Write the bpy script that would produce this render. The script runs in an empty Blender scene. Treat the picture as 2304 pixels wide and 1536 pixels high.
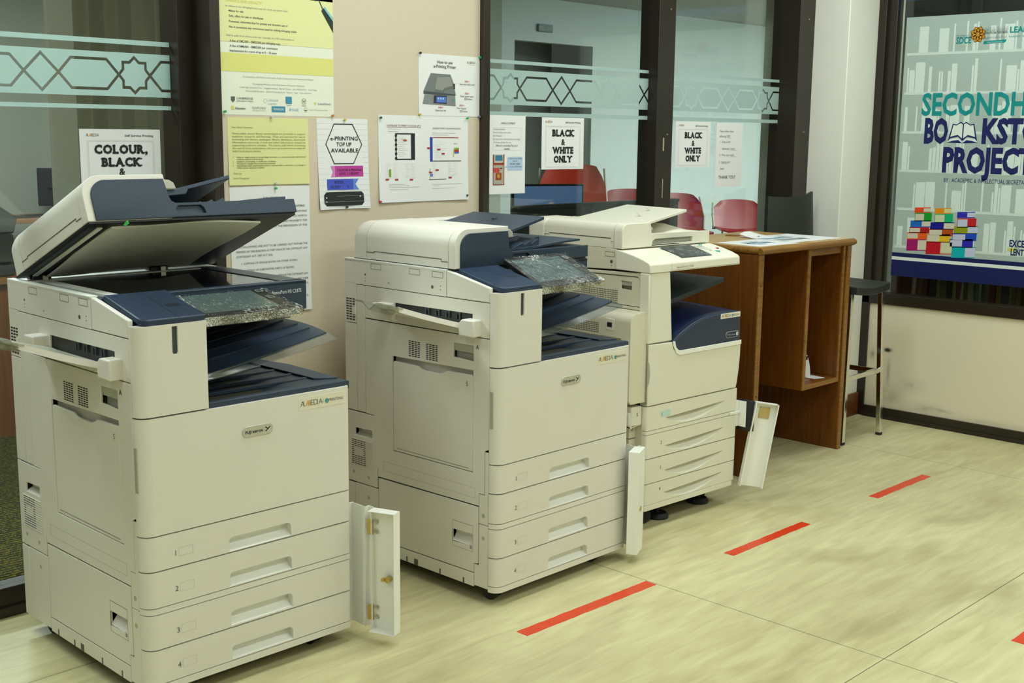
import bpy, math, random
from mathutils import Vector, Matrix
from mathutils.geometry import tessellate_polygon

scene = bpy.context.scene
COL = scene.collection
R = math.radians
random.seed(7)

# ------------------------------------------------------------------ camera
CAM_H = 1.392
cam_d = bpy.data.cameras.new('camera')
cam_d.sensor_width = 36.0
cam_d.lens = 2736.92 * 36.0 / 2304.0
cam_d.clip_start = 0.05
cam = bpy.data.objects.new('camera', cam_d)
COL.objects.link(cam)
YAW, PIT, ROL = 0.79935142, 0.16850676, 0.01151284
fw = Vector((math.sin(YAW) * math.cos(PIT), math.cos(YAW) * math.cos(PIT), -math.sin(PIT)))
rt = Vector((math.cos(YAW), -math.sin(YAW), 0))
up = rt.cross(fw)
rt2 = rt * math.cos(ROL) + up * math.sin(ROL)
up2 = -rt * math.sin(ROL) + up * math.cos(ROL)
cam.matrix_world = Matrix(((rt2.x, up2.x, -fw.x, 0), (rt2.y, up2.y, -fw.y, 0), (rt2.z, up2.z, -fw.z, CAM_H), (0, 0, 0, 1)))
scene.camera = cam

# ------------------------------------------------------------------ world, exposure
wd = bpy.data.worlds.new('world')
scene.world = wd
wd.use_nodes = True
wd.node_tree.nodes['Background'].inputs[0].default_value = (0.9, 1.0, 0.9, 1)
wd.node_tree.nodes['Background'].inputs[1].default_value = 0.05
scene.view_settings.view_transform = 'Standard'
scene.view_settings.look = 'None'
scene.view_settings.gamma = 1.0
scene.view_settings.use_curve_mapping = False
scene.view_settings.exposure = -0.1
scene.cycles.max_bounces = 8
scene.cycles.transparent_max_bounces = 24
scene.cycles.sample_clamp_indirect = 4.0
scene.cycles.caustics_reflective = False
scene.cycles.caustics_refractive = False

LIGHT_COL = (0.90, 1.0, 0.99)
def area(name, loc, sx, sy, power, parent=None, col=LIGHT_COL):
    l = bpy.data.lights.new(name, 'AREA')
    l.shape = 'RECTANGLE'
    l.size, l.size_y = sx, sy
    l.energy = power
    l.color = col
    o = bpy.data.objects.new(name, l)
    COL.objects.link(o)
    o.location = loc
    if parent: o.parent = parent
    return o
CEIL = 2.75
MAIN_POWER = 24.0
LEFT_POWER = 64.0
RIGHT_POWER = 108.0

# ------------------------------------------------------------------ materials
_M = {}
def mat(name, col, rough=0.5, metal=0.0, spec=0.5, noise=0.0, nscale=60.0, bump=0.0, bscale=300.0, emit=None, es=1.0, coat=0.0):
    if name in _M: return _M[name]
    m = bpy.data.materials.new(name); m.use_nodes = True
    nt = m.node_tree; b = nt.nodes['Principled BSDF']
    c4 = (*col, 1)
    b.inputs['Base Color'].default_value = c4
    b.inputs['Roughness'].default_value = rough
    b.inputs['Metallic'].default_value = metal
    b.inputs['Specular IOR Level'].default_value = spec
    b.inputs['Coat Weight'].default_value = coat
    if emit:
        b.inputs['Emission Color'].default_value = (*emit, 1)
        b.inputs['Emission Strength'].default_value = es
    if noise or bump:
        tc = nt.nodes.new('ShaderNodeTexCoord')
    if noise:
        n = nt.nodes.new('ShaderNodeTexNoise'); n.inputs['Scale'].default_value = nscale; n.inputs['Detail'].default_value = 3
        nt.links.new(tc.outputs['Object'], n.inputs['Vector'])
        mx = nt.nodes.new('ShaderNodeMix'); mx.data_type = 'RGBA'
        mx.inputs['A'].default_value = (*[x * (1 - noise) for x in col], 1)
        mx.inputs['B'].default_value = (*[min(1, x * (1 + noise)) for x in col], 1)
        nt.links.new(n.outputs['Fac'], mx.inputs['Factor'])
        nt.links.new(mx.outputs['Result'], b.inputs['Base Color'])
    if bump:
        n2 = nt.nodes.new('ShaderNodeTexNoise'); n2.inputs['Scale'].default_value = bscale; n2.inputs['Detail'].default_value = 2
        nt.links.new(tc.outputs['Object'], n2.inputs['Vector'])
        bp = nt.nodes.new('ShaderNodeBump'); bp.inputs['Strength'].default_value = bump; bp.inputs['Distance'].default_value = 0.002
        nt.links.new(n2.outputs['Fac'], bp.inputs['Height'])
        nt.links.new(bp.outputs['Normal'], b.inputs['Normal'])
    _M[name] = m
    return m
def flat(c, rough=0.6):
    return mat('print_%d_%d_%d_%d' % (*[int(x * 999) for x in c], int(rough * 99)), c, rough, spec=0.3, noise=0.015, nscale=40)
def s2l(r, g, b):
    f = lambda v: (v / 255 / 12.92) if v <= 10 else ((v / 255 + 0.055) / 1.055) ** 2.4
    return (f(r), f(g), f(b))

def wood(name, c1, c2, axis=2, rough=0.35, scale=14.0):
    if name in _M: return _M[name]
    m = bpy.data.materials.new(name); m.use_nodes = True
    nt = m.node_tree; b = nt.nodes['Principled BSDF']; b.inputs['Roughness'].default_value = rough
    tc = nt.nodes.new('ShaderNodeTexCoord'); mp = nt.nodes.new('ShaderNodeMapping')
    s = [scale * 6] * 3; s[axis] = scale * 0.35
    mp.inputs['Scale'].default_value = s
    nt.links.new(tc.outputs['Object'], mp.inputs['Vector'])
    n = nt.nodes.new('ShaderNodeTexNoise'); n.inputs['Scale'].default_value = 1.0; n.inputs['Detail'].default_value = 5; n.inputs['Distortion'].default_value = 0.6
    nt.links.new(mp.outputs['Vector'], n.inputs['Vector'])
    r = nt.nodes.new('ShaderNodeValToRGB')
    r.color_ramp.elements[0].position = 0.32; r.color_ramp.elements[0].color = (*c1, 1)
    r.color_ramp.elements[1].position = 0.68; r.color_ramp.elements[1].color = (*c2, 1)
    nt.links.new(n.outputs['Fac'], r.inputs['Fac']); nt.links.new(r.outputs['Color'], b.inputs['Base Color'])
    _M[name] = m
    return m

def glass_mat(name, tint, k=1.5, rough=0.0, base=0.0):
    if name in _M: return _M[name]
    m = bpy.data.materials.new(name); m.use_nodes = True
    nt = m.node_tree; nt.nodes.clear()
    o = nt.nodes.new('ShaderNodeOutputMaterial'); mx = nt.nodes.new('ShaderNodeMixShader')
    t = nt.nodes.new('ShaderNodeBsdfTransparent'); t.inputs[0].default_value = (*tint, 1)
    g = nt.nodes.new('ShaderNodeBsdfGlossy'); g.inputs['Roughness'].default_value = rough
    f = nt.nodes.new('ShaderNodeFresnel'); ge = nt.nodes.new('ShaderNodeNewGeometry'); io = nt.nodes.new('ShaderNodeMath')
    io.operation = 'MULTIPLY_ADD'; io.inputs[1].default_value = 1 / 1.5 - 1.5; io.inputs[2].default_value = 1.5     # a thin pane reflects alike from both of its faces
    nt.links.new(ge.outputs['Backfacing'], io.inputs[0]); nt.links.new(io.outputs[0], f.inputs['IOR'])
    mu = nt.nodes.new('ShaderNodeMath'); mu.operation = 'MULTIPLY_ADD'; mu.inputs[1].default_value = k; mu.inputs[2].default_value = base; mu.use_clamp = True
    nt.links.new(f.outputs[0], mu.inputs[0]); nt.links.new(mu.outputs[0], mx.inputs[0])
    nt.links.new(t.outputs[0], mx.inputs[1]); nt.links.new(g.outputs[0], mx.inputs[2]); nt.links.new(mx.outputs[0], o.inputs[0])
    _M[name] = m
    return m

def film_mat(name, col, clear):
    """frosted film: mostly diffuse/translucent with a little see-through"""
    if name in _M: return _M[name]
    m = bpy.data.materials.new(name); m.use_nodes = True
    nt = m.node_tree; nt.nodes.clear()
    o = nt.nodes.new('ShaderNodeOutputMaterial')
    d = nt.nodes.new('ShaderNodeBsdfDiffuse'); d.inputs[0].default_value = (*col, 1)
    tl = nt.nodes.new('ShaderNodeBsdfTranslucent'); tl.inputs[0].default_value = (*col, 1)
    a = nt.nodes.new('ShaderNodeMixShader'); a.inputs[0].default_value = 0.4
    nt.links.new(d.outputs[0], a.inputs[1]); nt.links.new(tl.outputs[0], a.inputs[2])
    t = nt.nodes.new('ShaderNodeBsdfTransparent'); t.inputs[0].default_value = (0.9, 0.97, 0.94, 1)
    b = nt.nodes.new('ShaderNodeMixShader'); b.inputs[0].default_value = clear
    nt.links.new(a.outputs[0], b.inputs[1]); nt.links.new(t.outputs[0], b.inputs[2]); nt.links.new(b.outputs[0], o.inputs[0])
    _M[name] = m
    return m

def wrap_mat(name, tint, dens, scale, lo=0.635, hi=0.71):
    """crinkled clear plastic: bumped gloss over transparency, with white streaks painted in for crease glints"""
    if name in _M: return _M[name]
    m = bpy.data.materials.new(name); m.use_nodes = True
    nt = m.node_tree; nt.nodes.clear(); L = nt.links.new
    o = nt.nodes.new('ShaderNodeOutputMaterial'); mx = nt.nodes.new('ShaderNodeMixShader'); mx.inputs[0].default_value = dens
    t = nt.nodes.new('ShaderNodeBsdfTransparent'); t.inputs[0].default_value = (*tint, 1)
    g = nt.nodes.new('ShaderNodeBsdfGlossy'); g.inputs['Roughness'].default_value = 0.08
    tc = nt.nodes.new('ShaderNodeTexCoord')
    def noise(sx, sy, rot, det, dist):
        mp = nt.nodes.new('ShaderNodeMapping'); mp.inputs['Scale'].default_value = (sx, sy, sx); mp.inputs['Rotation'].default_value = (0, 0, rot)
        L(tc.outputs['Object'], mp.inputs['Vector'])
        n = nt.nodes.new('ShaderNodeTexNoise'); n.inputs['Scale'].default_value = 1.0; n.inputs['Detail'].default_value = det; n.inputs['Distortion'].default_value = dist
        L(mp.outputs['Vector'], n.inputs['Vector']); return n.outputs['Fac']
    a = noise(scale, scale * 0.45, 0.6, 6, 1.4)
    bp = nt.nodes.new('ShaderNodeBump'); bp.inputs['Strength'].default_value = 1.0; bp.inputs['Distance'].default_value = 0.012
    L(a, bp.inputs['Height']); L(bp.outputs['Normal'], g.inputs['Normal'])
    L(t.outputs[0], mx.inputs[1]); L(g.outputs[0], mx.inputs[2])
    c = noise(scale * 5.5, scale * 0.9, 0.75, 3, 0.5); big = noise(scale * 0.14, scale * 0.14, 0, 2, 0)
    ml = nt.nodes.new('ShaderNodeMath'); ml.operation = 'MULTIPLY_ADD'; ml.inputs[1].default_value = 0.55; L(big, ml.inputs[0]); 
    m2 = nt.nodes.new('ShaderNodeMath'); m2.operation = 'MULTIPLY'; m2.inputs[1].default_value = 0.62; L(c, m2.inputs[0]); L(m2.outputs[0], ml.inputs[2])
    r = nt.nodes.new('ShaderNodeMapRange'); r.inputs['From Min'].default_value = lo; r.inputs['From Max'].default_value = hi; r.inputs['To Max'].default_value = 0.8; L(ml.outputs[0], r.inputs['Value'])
    w = nt.nodes.new('ShaderNodeBsdfDiffuse'); w.inputs[0].default_value = (0.75, 0.78, 0.72, 1)  # white diffuse streaks take the place of light glinting off the creases
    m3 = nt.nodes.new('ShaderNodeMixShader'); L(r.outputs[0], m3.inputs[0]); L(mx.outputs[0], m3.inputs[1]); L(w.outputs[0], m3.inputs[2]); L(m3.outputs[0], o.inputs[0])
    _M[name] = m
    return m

def floor_mat():
    m = bpy.data.materials.new('vinyl_floor'); m.use_nodes = True
    nt = m.node_tree; b = nt.nodes['Principled BSDF']; L = nt.links.new
    tc = nt.nodes.new('ShaderNodeTexCoord')
    def noise(sc, det, dist=0.0):
        mp = nt.nodes.new('ShaderNodeMapping'); mp.inputs['Scale'].default_value = sc
        mp.inputs['Rotation'].default_value = (0, 0, 0.02)
        L(tc.outputs['Object'], mp.inputs['Vector'])
        n = nt.nodes.new('ShaderNodeTexNoise'); n.inputs['Scale'].default_value = 1; n.inputs['Detail'].default_value = det; n.inputs['Distortion'].default_value = dist
        L(mp.outputs['Vector'], n.inputs['Vector']); return n.outputs['Fac']
    a = noise((4.5, 30, 1), 7, 0.6); c = noise((0.9, 2.2, 1), 4, 0.3); d = noise((1.6, 3.5, 1), 6, 0.8)
    r1 = nt.nodes.new('ShaderNodeValToRGB'); r1.color_ramp.elements[0].position = 0.3; r1.color_ramp.elements[1].position = 0.72
    r1.color_ramp.elements[0].color = (*FLOOR_A, 1); r1.color_ramp.elements[1].color = (*FLOOR_B, 1)
    ad = nt.nodes.new('ShaderNodeMath'); ad.operation = 'MULTIPLY_ADD'; ad.inputs[1].default_value = 0.6
    L(c, ad.inputs[0])
    ml = nt.nodes.new('ShaderNodeMath'); ml.operation = 'MULTIPLY_ADD'; ml.inputs[1].default_value = 0.62; ml.inputs[2].default_value = -0.10
    L(a, ml.inputs[0]); L(ml.outputs[0], ad.inputs[2]); L(ad.outputs[0], r1.inputs['Fac'])
    # scuffed dirt
    r2 = nt.nodes.new('ShaderNodeValToRGB'); r2.color_ramp.elements[0].position = 0.52; r2.color_ramp.elements[1].position = 0.8
    r2.color_ramp.elements[0].color = (0, 0, 0, 1); r2.color_ramp.elements[1].color = (0.5, 0.5, 0.5, 1)
    L(d, r2.inputs['Fac'])
    mx = nt.nodes.new('ShaderNodeMix'); mx.data_type = 'RGBA'; mx.inputs['B'].default_value = (0.24, 0.19, 0.07, 1)
    L(r2.outputs['Color'], mx.inputs['Factor']); L(r1.outputs['Color'], mx.inputs['A'])
    # sheet seams
    sp = nt.nodes.new('ShaderNodeSeparateXYZ'); L(tc.outputs['Object'], sp.inputs[0])
    prev = None
    for ch, pos in (('X', 2.945), ('Y', 1.44), ('Y', 2.905), ('X', 5.0), ('X', 0.9)):
        s = nt.nodes.new('ShaderNodeMath'); s.operation = 'SUBTRACT'; s.inputs[1].default_value = pos; L(sp.outputs[ch], s.inputs[0])
        ab = nt.nodes.new('ShaderNodeMath'); ab.operation = 'ABSOLUTE'; L(s.outputs[0], ab.inputs[0])
        lt = nt.nodes.new('ShaderNodeMath'); lt.operation = 'LESS_THAN'; lt.inputs[1].default_value = 0.0013; L(ab.outputs[0], lt.inputs[0])
        if prev:
            q = nt.nodes.new('ShaderNodeMath'); q.operation = 'MAXIMUM'; L(prev, q.inputs[0]); L(lt.outputs[0], q.inputs[1]); prev = q.outputs[0]
        else: prev = lt.outputs[0]
    mx2 = nt.nodes.new('ShaderNodeMix'); mx2.data_type = 'RGBA'; mx2.inputs['B'].default_value = (0.10, 0.085, 0.04, 1)
    L(prev, mx2.inputs['Factor']); L(mx.outputs['Result'], mx2.inputs['A']); L(mx2.outputs['Result'], b.inputs['Base Color'])
    b.inputs['Roughness'].default_value = 0.36; b.inputs['Specular IOR Level'].default_value = 0.35
    return m

def carpet_mat():
    m = bpy.data.materials.new('woven_carpet'); m.use_nodes = True
    nt = m.node_tree; b = nt.nodes['Principled BSDF']; L = nt.links.new
    b.inputs['Roughness'].default_value = 0.95; b.inputs['Specular IOR Level'].default_value = 0.1
    tc = nt.nodes.new('ShaderNodeTexCoord')
    w = nt.nodes.new('ShaderNodeTexWave'); w.wave_type = 'BANDS'; w.bands_direction = 'Y'
    w.inputs['Scale'].default_value = 15; w.inputs['Distortion'].default_value = 5; w.inputs['Detail'].default_value = 1; w.inputs['Detail Scale'].default_value = 7
    L(tc.outputs['Object'], w.inputs['Vector'])
    r = nt.nodes.new('ShaderNodeValToRGB'); r.color_ramp.elements[0].position = 0.62; r.color_ramp.elements[1].position = 0.8
    r.color_ramp.elements[0].color = (0.016, 0.019, 0.010, 1); r.color_ramp.elements[1].color = (0.15, 0.125, 0.015, 1)
    L(w.outputs['Fac'], r.inputs['Fac']); L(r.outputs['Color'], b.inputs['Base Color'])
    return m

def stained_wall_mat(name, col):
    m = bpy.data.materials.new(name); m.use_nodes = True
    nt = m.node_tree; b = nt.nodes['Principled BSDF']; L = nt.links.new
    b.inputs['Roughness'].default_value = 0.8; b.inputs['Specular IOR Level'].default_value = 0.2
    tc = nt.nodes.new('ShaderNodeTexCoord'); sp = nt.nodes.new('ShaderNodeSeparateXYZ'); L(tc.outputs['Object'], sp.inputs[0])
    def blob(cy, cz, ry, rz):
        a = nt.nodes.new('ShaderNodeMapping'); a.inputs['Location'].default_value = (0, -cy / ry, -cz / rz); a.inputs['Scale'].default_value = (0, 1 / ry, 1 / rz)
        L(tc.outputs['Object'], a.inputs['Vector'])
        g = nt.nodes.new('ShaderNodeTexGradient'); g.gradient_type = 'QUADRATIC_SPHERE'; L(a.outputs['Vector'], g.inputs['Vector']); return g.outputs['Fac']
    n = nt.nodes.new('ShaderNodeTexNoise'); n.inputs['Scale'].default_value = 26; n.inputs['Detail'].default_value = 8; n.inputs['Distortion'].default_value = 0.7
    L(tc.outputs['Object'], n.inputs['Vector'])
    prev = None
    for (cy, cz, ry, rz, k) in ((2.835, 0.350, 0.040, 0.020, 2.6), (2.915, 0.315, 0.028, 0.055, 0.8), (2.825, 0.24, 0.022, 0.12, 0.55), (2.80, 0.12, 0.10, 0.08, 0.45), (2.70, 0.19, 0.11, 0.07, 0.3), (2.62, 0.085, 0.16, 0.05, 0.45), (2.52, 0.088, 0.09, 0.018, 0.5), (2.30, 0.07, 0.5, 0.03, 0.2)):
        f = blob(cy, cz, ry, rz)
        mm = nt.nodes.new('ShaderNodeMath'); mm.operation = 'MULTIPLY'; mm.inputs[1].default_value = k * 1.6; L(f, mm.inputs[0])
        m2 = nt.nodes.new('ShaderNodeMath'); m2.operation = 'MULTIPLY'; L(mm.outputs[0], m2.inputs[0]); L(n.outputs['Fac'], m2.inputs[1])
        if prev:
            q = nt.nodes.new('ShaderNodeMath'); q.operation = 'ADD'; q.use_clamp = True; L(prev, q.inputs[0]); L(m2.outputs[0], q.inputs[1]); prev = q.outputs[0]
        else: prev = m2.outputs[0]
    mx = nt.nodes.new('ShaderNodeMix'); mx.data_type = 'RGBA'; mx.inputs['A'].default_value = (*col, 1); mx.inputs['B'].default_value = (0.06, 0.055, 0.035, 1)
    L(prev, mx.inputs['Factor']); L(mx.outputs['Result'], b.inputs['Base Color'])
    return m

FLOOR_A = (0.50, 0.44, 0.225)
FLOOR_B = (0.74, 0.685, 0.40)
IVORY = mat('ivory_plastic', (0.76, 0.72, 0.645), 0.42, spec=0.4, noise=0.02, nscale=8)
IVORY_W = mat('warm_white_plastic', (0.78, 0.745, 0.675), 0.40, spec=0.4, noise=0.02, nscale=8)
SEAM = mat('seam_shadow_plastic', (0.10, 0.095, 0.07), 0.7)
NAVY = mat('navy_plastic', (0.028, 0.047, 0.078), 0.42, spec=0.4, noise=0.06, nscale=300, bump=0.15, bscale=900)
NAVY_B = mat('blue_navy_plastic', (0.020, 0.038, 0.078), 0.42, spec=0.4, noise=0.05, nscale=300)
BLUE_D = mat('deep_blue_plastic', (0.008, 0.017, 0.075), 0.5, spec=0.3, noise=0.04)
SLATE = mat('slate_plastic', (0.05, 0.065, 0.075), 0.4, noise=0.05, nscale=200)
BLACK = mat('black_plastic', (0.012, 0.012, 0.013), 0.45, noise=0.1)
RUBBER = mat('black_rubber', (0.016, 0.016, 0.016), 0.7, noise=0.2)
WHITE_P = mat('white_enamel', (0.90, 0.90, 0.84), 0.32, spec=0.5, noise=0.01)
CHROME = mat('chrome', (0.78, 0.78, 0.76), 0.12, metal=1.0, noise=0.02)
STEEL = mat('zinc_steel', (0.55, 0.53, 0.46), 0.3, metal=1.0, noise=0.08)
BRASS = mat('brass', (0.62, 0.45, 0.16), 0.3, metal=1.0, noise=0.08)
GREYPL = mat('grey_plastic', (0.42, 0.42, 0.34), 0.45, noise=0.02)
PAPER = mat('white_paper', (0.78, 0.78, 0.77), 0.7, spec=0.2, noise=0.012, nscale=12)
FRAME = mat('bronze_frame', (0.022, 0.015, 0.009), 0.35, spec=0.5, noise=0.15, nscale=20)
FRAME_K = mat('black_frame', (0.010, 0.010, 0.009), 0.4, noise=0.15)
GLASS = glass_mat('clear_window_glass', (0.95, 0.985, 0.965), 1.0)
GLASS_R = glass_mat('tinted_window_glass', (0.90, 0.95, 0.92), 1.0)
INK = flat((0.02, 0.02, 0.02)); GREYINK = flat((0.12, 0.12, 0.11)); PALEINK = flat((0.30, 0.30, 0.28))
# ------------------------------------------------------------------ geometry helpers
_TXT = {}
_tcu = bpy.data.curves.new('letter_source', 'FONT'); _tob = bpy.data.objects.new('letter_source', _tcu)
def text_geo(s, off=0.0, res=2):
    k = (s, round(off, 4), res)
    if k not in _TXT:
        _tcu.body = s; _tcu.offset = off; _tcu.resolution_u = res; _tcu.size = 1.0
        me = _tob.to_mesh()
        _TXT[k] = ([tuple(v.co) for v in me.vertices], [tuple(p.vertices) for p in me.polygons])
        _tob.to_mesh_clear()
    return _TXT[k]

class MB:
    def __init__(s): s.v = []; s.f = []; s.mi = []; s.sm = []; s.M = Matrix()
    def add(s, vs, fs, m=0, smooth=False):
        n = len(s.v)
        s.v += [tuple(s.M @ Vector(p)) for p in vs]
        for f in fs: s.f.append([n + i for i in f]); s.mi.append(m); s.sm.append(smooth)
        return s
    def box(s, x0, x1, y0, y1, z0, z1, m=0):
        v = [(x0, y0, z0), (x1, y0, z0), (x1, y1, z0), (x0, y1, z0), (x0, y0, z1), (x1, y0, z1), (x1, y1, z1), (x0, y1, z1)]
        return s.add(v, [(0, 3, 2, 1), (4, 5, 6, 7), (0, 1, 5, 4), (1, 2, 6, 5), (2, 3, 7, 6), (3, 0, 4, 7)], m)
    def prism(s, poly, axis, a, b, m=0, holes=(), smooth=False):
        """polygon (u,v) swept along an axis: x -> (y,z), y -> (x,z), z -> (x,y)"""
        T = {'x': lambda u, v, t: (t, u, v), 'y': lambda u, v, t: (u, t, v), 'z': lambda u, v, t: (u, v, t)}[axis]
        loops = [list(poly)] + [list(h) for h in holes]
        flatp = [p for l in loops for p in l]
        tris = tessellate_polygon([[Vector((p[0], p[1], 0)) for p in l] for l in loops]) if holes else None
        n = len(flatp)
        v = [T(p[0], p[1], a) for p in flatp] + [T(p[0], p[1], b) for p in flatp]
        if holes: caps = [tuple(t) for t in tris] + [tuple(n + i for i in reversed(t)) for t in tris]
        else: caps = [tuple(range(n)), tuple(n + i for i in reversed(range(n)))]
        s.add(v, caps, m)
        base = len(s.v) - 2 * n
        o = 0
        for l in loops:
            k = len(l)
            for i in range(k):
                j = (i + 1) % k
                s.f.append([base + o + i, base + o + j, base + n + o + j, base + n + o + i]); s.mi.append(m); s.sm.append(smooth)
            o += k
        return s
    def cyl(s, c, axis, r, h, n=20, m=0, r2=None):
        """cylinder from c along axis ('x','y','z' or vector) for length h"""
        d = {'x': Vector((1, 0, 0)), 'y': Vector((0, 1, 0)), 'z': Vector((0, 0, 1))}[axis] if isinstance(axis, str) else Vector(axis).normalized()
        u = d.orthogonal().normalized(); w = d.cross(u); c = Vector(c); r2 = r if r2 is None else r2
        v = []
        for rr, t in ((r, 0), (r2, h)):
            for i in range(n):
                a = 2 * math.pi * i / n
                v.append(tuple(c + d * t + (u * math.cos(a) + w * math.sin(a)) * rr))
        s.add(v, [tuple(reversed(range(n))), tuple(range(n, 2 * n))], m)
        b = len(s.v) - 2 * n
        for i in range(n):
            j = (i + 1) % n
            s.f.append([b + i, b + j, b + n + j, b + n + i]); s.mi.append(m); s.sm.append(True)
        return s
    def tube(s, pts, r, n=8, m=0):
        for a, b in zip(pts, pts[1:]):
            a, b = Vector(a), Vector(b)
            s.cyl(a, b - a, r, (b - a).length, n, m)
        return s
    def grid(s, fn, nu, nv, m=0, smooth=True):
        v = [fn(i / nu, j / nv) for j in range(nv + 1) for i in range(nu + 1)]
        f = [(j * (nu + 1) + i, j * (nu + 1) + i + 1, (j + 1) * (nu + 1) + i + 1, (j + 1) * (nu + 1) + i) for j in range(nv) for i in range(nu)]
        return s.add(v, f, m, smooth)
    def slab(s, fn, nrm, t, nu, nv, m=0):
        """closed sheet with thickness t along nrm"""
        nrm = Vector(nrm)
        g = lambda u, v, k: tuple(Vector(fn(u, v)) + nrm * (t * k))
        n = (nu + 1) * (nv + 1)
        vs = [g(i / nu, j / nv, 0) for j in range(nv + 1) for i in range(nu + 1)] + [g(i / nu, j / nv, 1) for j in range(nv + 1) for i in range(nu + 1)]
        I = lambda i, j: j * (nu + 1) + i
        f = []
        for j in range(nv):
            for i in range(nu):
                q = (I(i, j), I(i + 1, j), I(i + 1, j + 1), I(i, j + 1)); f.append(q); f.append(tuple(n + k for k in reversed(q)))
        rim = [I(i, 0) for i in range(nu + 1)] + [I(nu, j) for j in range(1, nv + 1)] + [I(i, nv) for i in range(nu - 1, -1, -1)] + [I(0, j) for j in range(nv - 1, 0, -1)]
        for a, b in zip(rim, rim[1:] + rim[:1]): f.append((b, a, n + a, n + b))
        return s.add(vs, f, m, True)
    def build(s, name, mats, parent=None, bevel=0.0, seg=2, loc=None, rot=None):
        me = bpy.data.meshes.new(name)
        me.from_pydata(s.v, [], s.f)
        for m in (mats if isinstance(mats, (list, tuple)) else [mats]): me.materials.append(m)
        me.polygons.foreach_set('material_index', s.mi)
        import bmesh
        bm = bmesh.new(); bm.from_mesh(me)
        for f, sm in zip(bm.faces, s.sm): f.smooth = sm or bevel > 0
        bmesh.ops.remove_doubles(bm, verts=bm.verts, dist=1e-5) if bevel > 0 else None
        bmesh.ops.recalc_face_normals(bm, faces=bm.faces)
        bm.to_mesh(me); bm.free()
        me.set_sharp_from_angle(angle=R(32))
        o = bpy.data.objects.new(name, me); COL.objects.link(o)
        if parent: o.parent = parent
        if loc: o.location = loc
        if rot: o.rotation_euler = rot
        if bevel > 0:
            md = o.modifiers.new('edge_rounding', 'BEVEL'); md.width = bevel; md.segments = seg; md.limit_method = 'ANGLE'; md.angle_limit = R(40)
            md.harden_normals = False
        return o

def arc(cx, cy, r, a0, a1, n=8):
    return [(cx + r * math.cos(R(a0 + (a1 - a0) * i / n)), cy + r * math.sin(R(a0 + (a1 - a0) * i / n))) for i in range(n + 1)]
def rrect(x0, x1, y0, y1, r, n=4):
    return arc(x1 - r, y1 - r, r, 0, 90, n) + arc(x0 + r, y1 - r, r, 90, 180, n) + arc(x0 + r, y0 + r, r, 180, 270, n) + arc(x1 - r, y0 + r, r, 270, 360, n)

def thing(name, label, cat, loc=(0, 0, 0), rz=0.0, group=None):
    o = bpy.data.objects.new(name, None); COL.objects.link(o)
    o.location = loc; o.rotation_euler = (0, 0, rz); o.empty_display_size = 0.1
    return tag(o, label, cat, group)
def tag(o, label, cat, group=None):
    o['label'] = label; o['category'] = cat
    if group: o['group'] = group
    return o
def struct(o):
    o['kind'] = 'structure'
    return o

class Decal:
    """flat printing on a surface: P(u, v, lift) -> point; colours become material slots of one mesh"""
    def __init__(s, P): s.P = P; s.v = []; s.f = []; s.mi = []; s.mats = []; s.k = 0
    def slot(s, m):
        if m not in s.mats: s.mats.append(m)
        return s.mats.index(m)
    def raw(s, pts, faces, m, lift):
        i = s.slot(m); n = len(s.v)
        s.v += [s.P(x, y, lift) for x, y in pts]
        for f in faces: s.f.append([n + q for q in f]); s.mi.append(i)
    def rect(s, u0, v0, u1, v1, m, lift=0.0005): s.raw([(u0, v0), (u1, v0), (u1, v1), (u0, v1)], [(0, 1, 2, 3)], m, lift)
    def poly(s, pts, m, lift=0.0005):
        t = tessellate_polygon([[Vector((p[0], p[1], 0)) for p in pts]]); s.raw(pts, t, m, lift)
    def line(s, pts, w, m, closed=False, lift=0.0006):
        q = list(pts) + ([pts[0]] if closed else [])
        for a, b in zip(q, q[1:]):
            d = Vector((b[0] - a[0], b[1] - a[1])); L = d.length
            if L < 1e-9: continue
            d /= L; nx, ny = -d.y * w / 2, d.x * w / 2; ex, ey = d.x * w * 0.4, d.y * w * 0.4
            s.raw([(a[0] - ex + nx, a[1] - ey + ny), (b[0] + ex + nx, b[1] + ey + ny), (b[0] + ex - nx, b[1] + ey - ny), (a[0] - ex - nx, a[1] - ey - ny)], [(0, 1, 2, 3)], m, lift)
    def frame(s, u0, v0, u1, v1, w, m): s.line([(u0, v0), (u1, v0), (u1, v1), (u0, v1)], w, m, True)
    def disc(s, u, v, r, m, n=16, lift=0.0005): s.poly([(u + r * math.cos(2 * math.pi * i / n), v + r * math.sin(2 * math.pi * i / n)) for i in range(n)], m, lift)
    def text(s, t, u, v, h, m, align='l', off=0.0, fit=None, shear=0.0, lift=0.0008, vdown=True, res=2):
        """baseline at v; h = capital height; fit = total width"""
        vs, fs = text_geo(t, off, res)
        if not vs: return
        k = h / 0.682; x0 = min(p[0] for p in vs); x1 = max(p[0] for p in vs); w = (x1 - x0) * k
        kx = k * (fit / w) if fit else k; w = (x1 - x0) * kx
        o = {'l': 0, 'c': -w / 2, 'r': -w}[align]; sg = -1 if vdown else 1
        s.raw([(u + o + (p[0] - x0) * kx + shear * p[1] * k, v + sg * p[1] * k) for p in vs], fs, m, lift)
    def build(s, name, parent):
        me = bpy.data.meshes.new(name); me.from_pydata(s.v, [], s.f)
        for m in s.mats: me.materials.append(m)
        me.polygons.foreach_set('material_index', s.mi); me.update()
        o = bpy.data.objects.new(name, me); COL.objects.link(o)
        if parent: o.parent = parent
        return o

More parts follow.
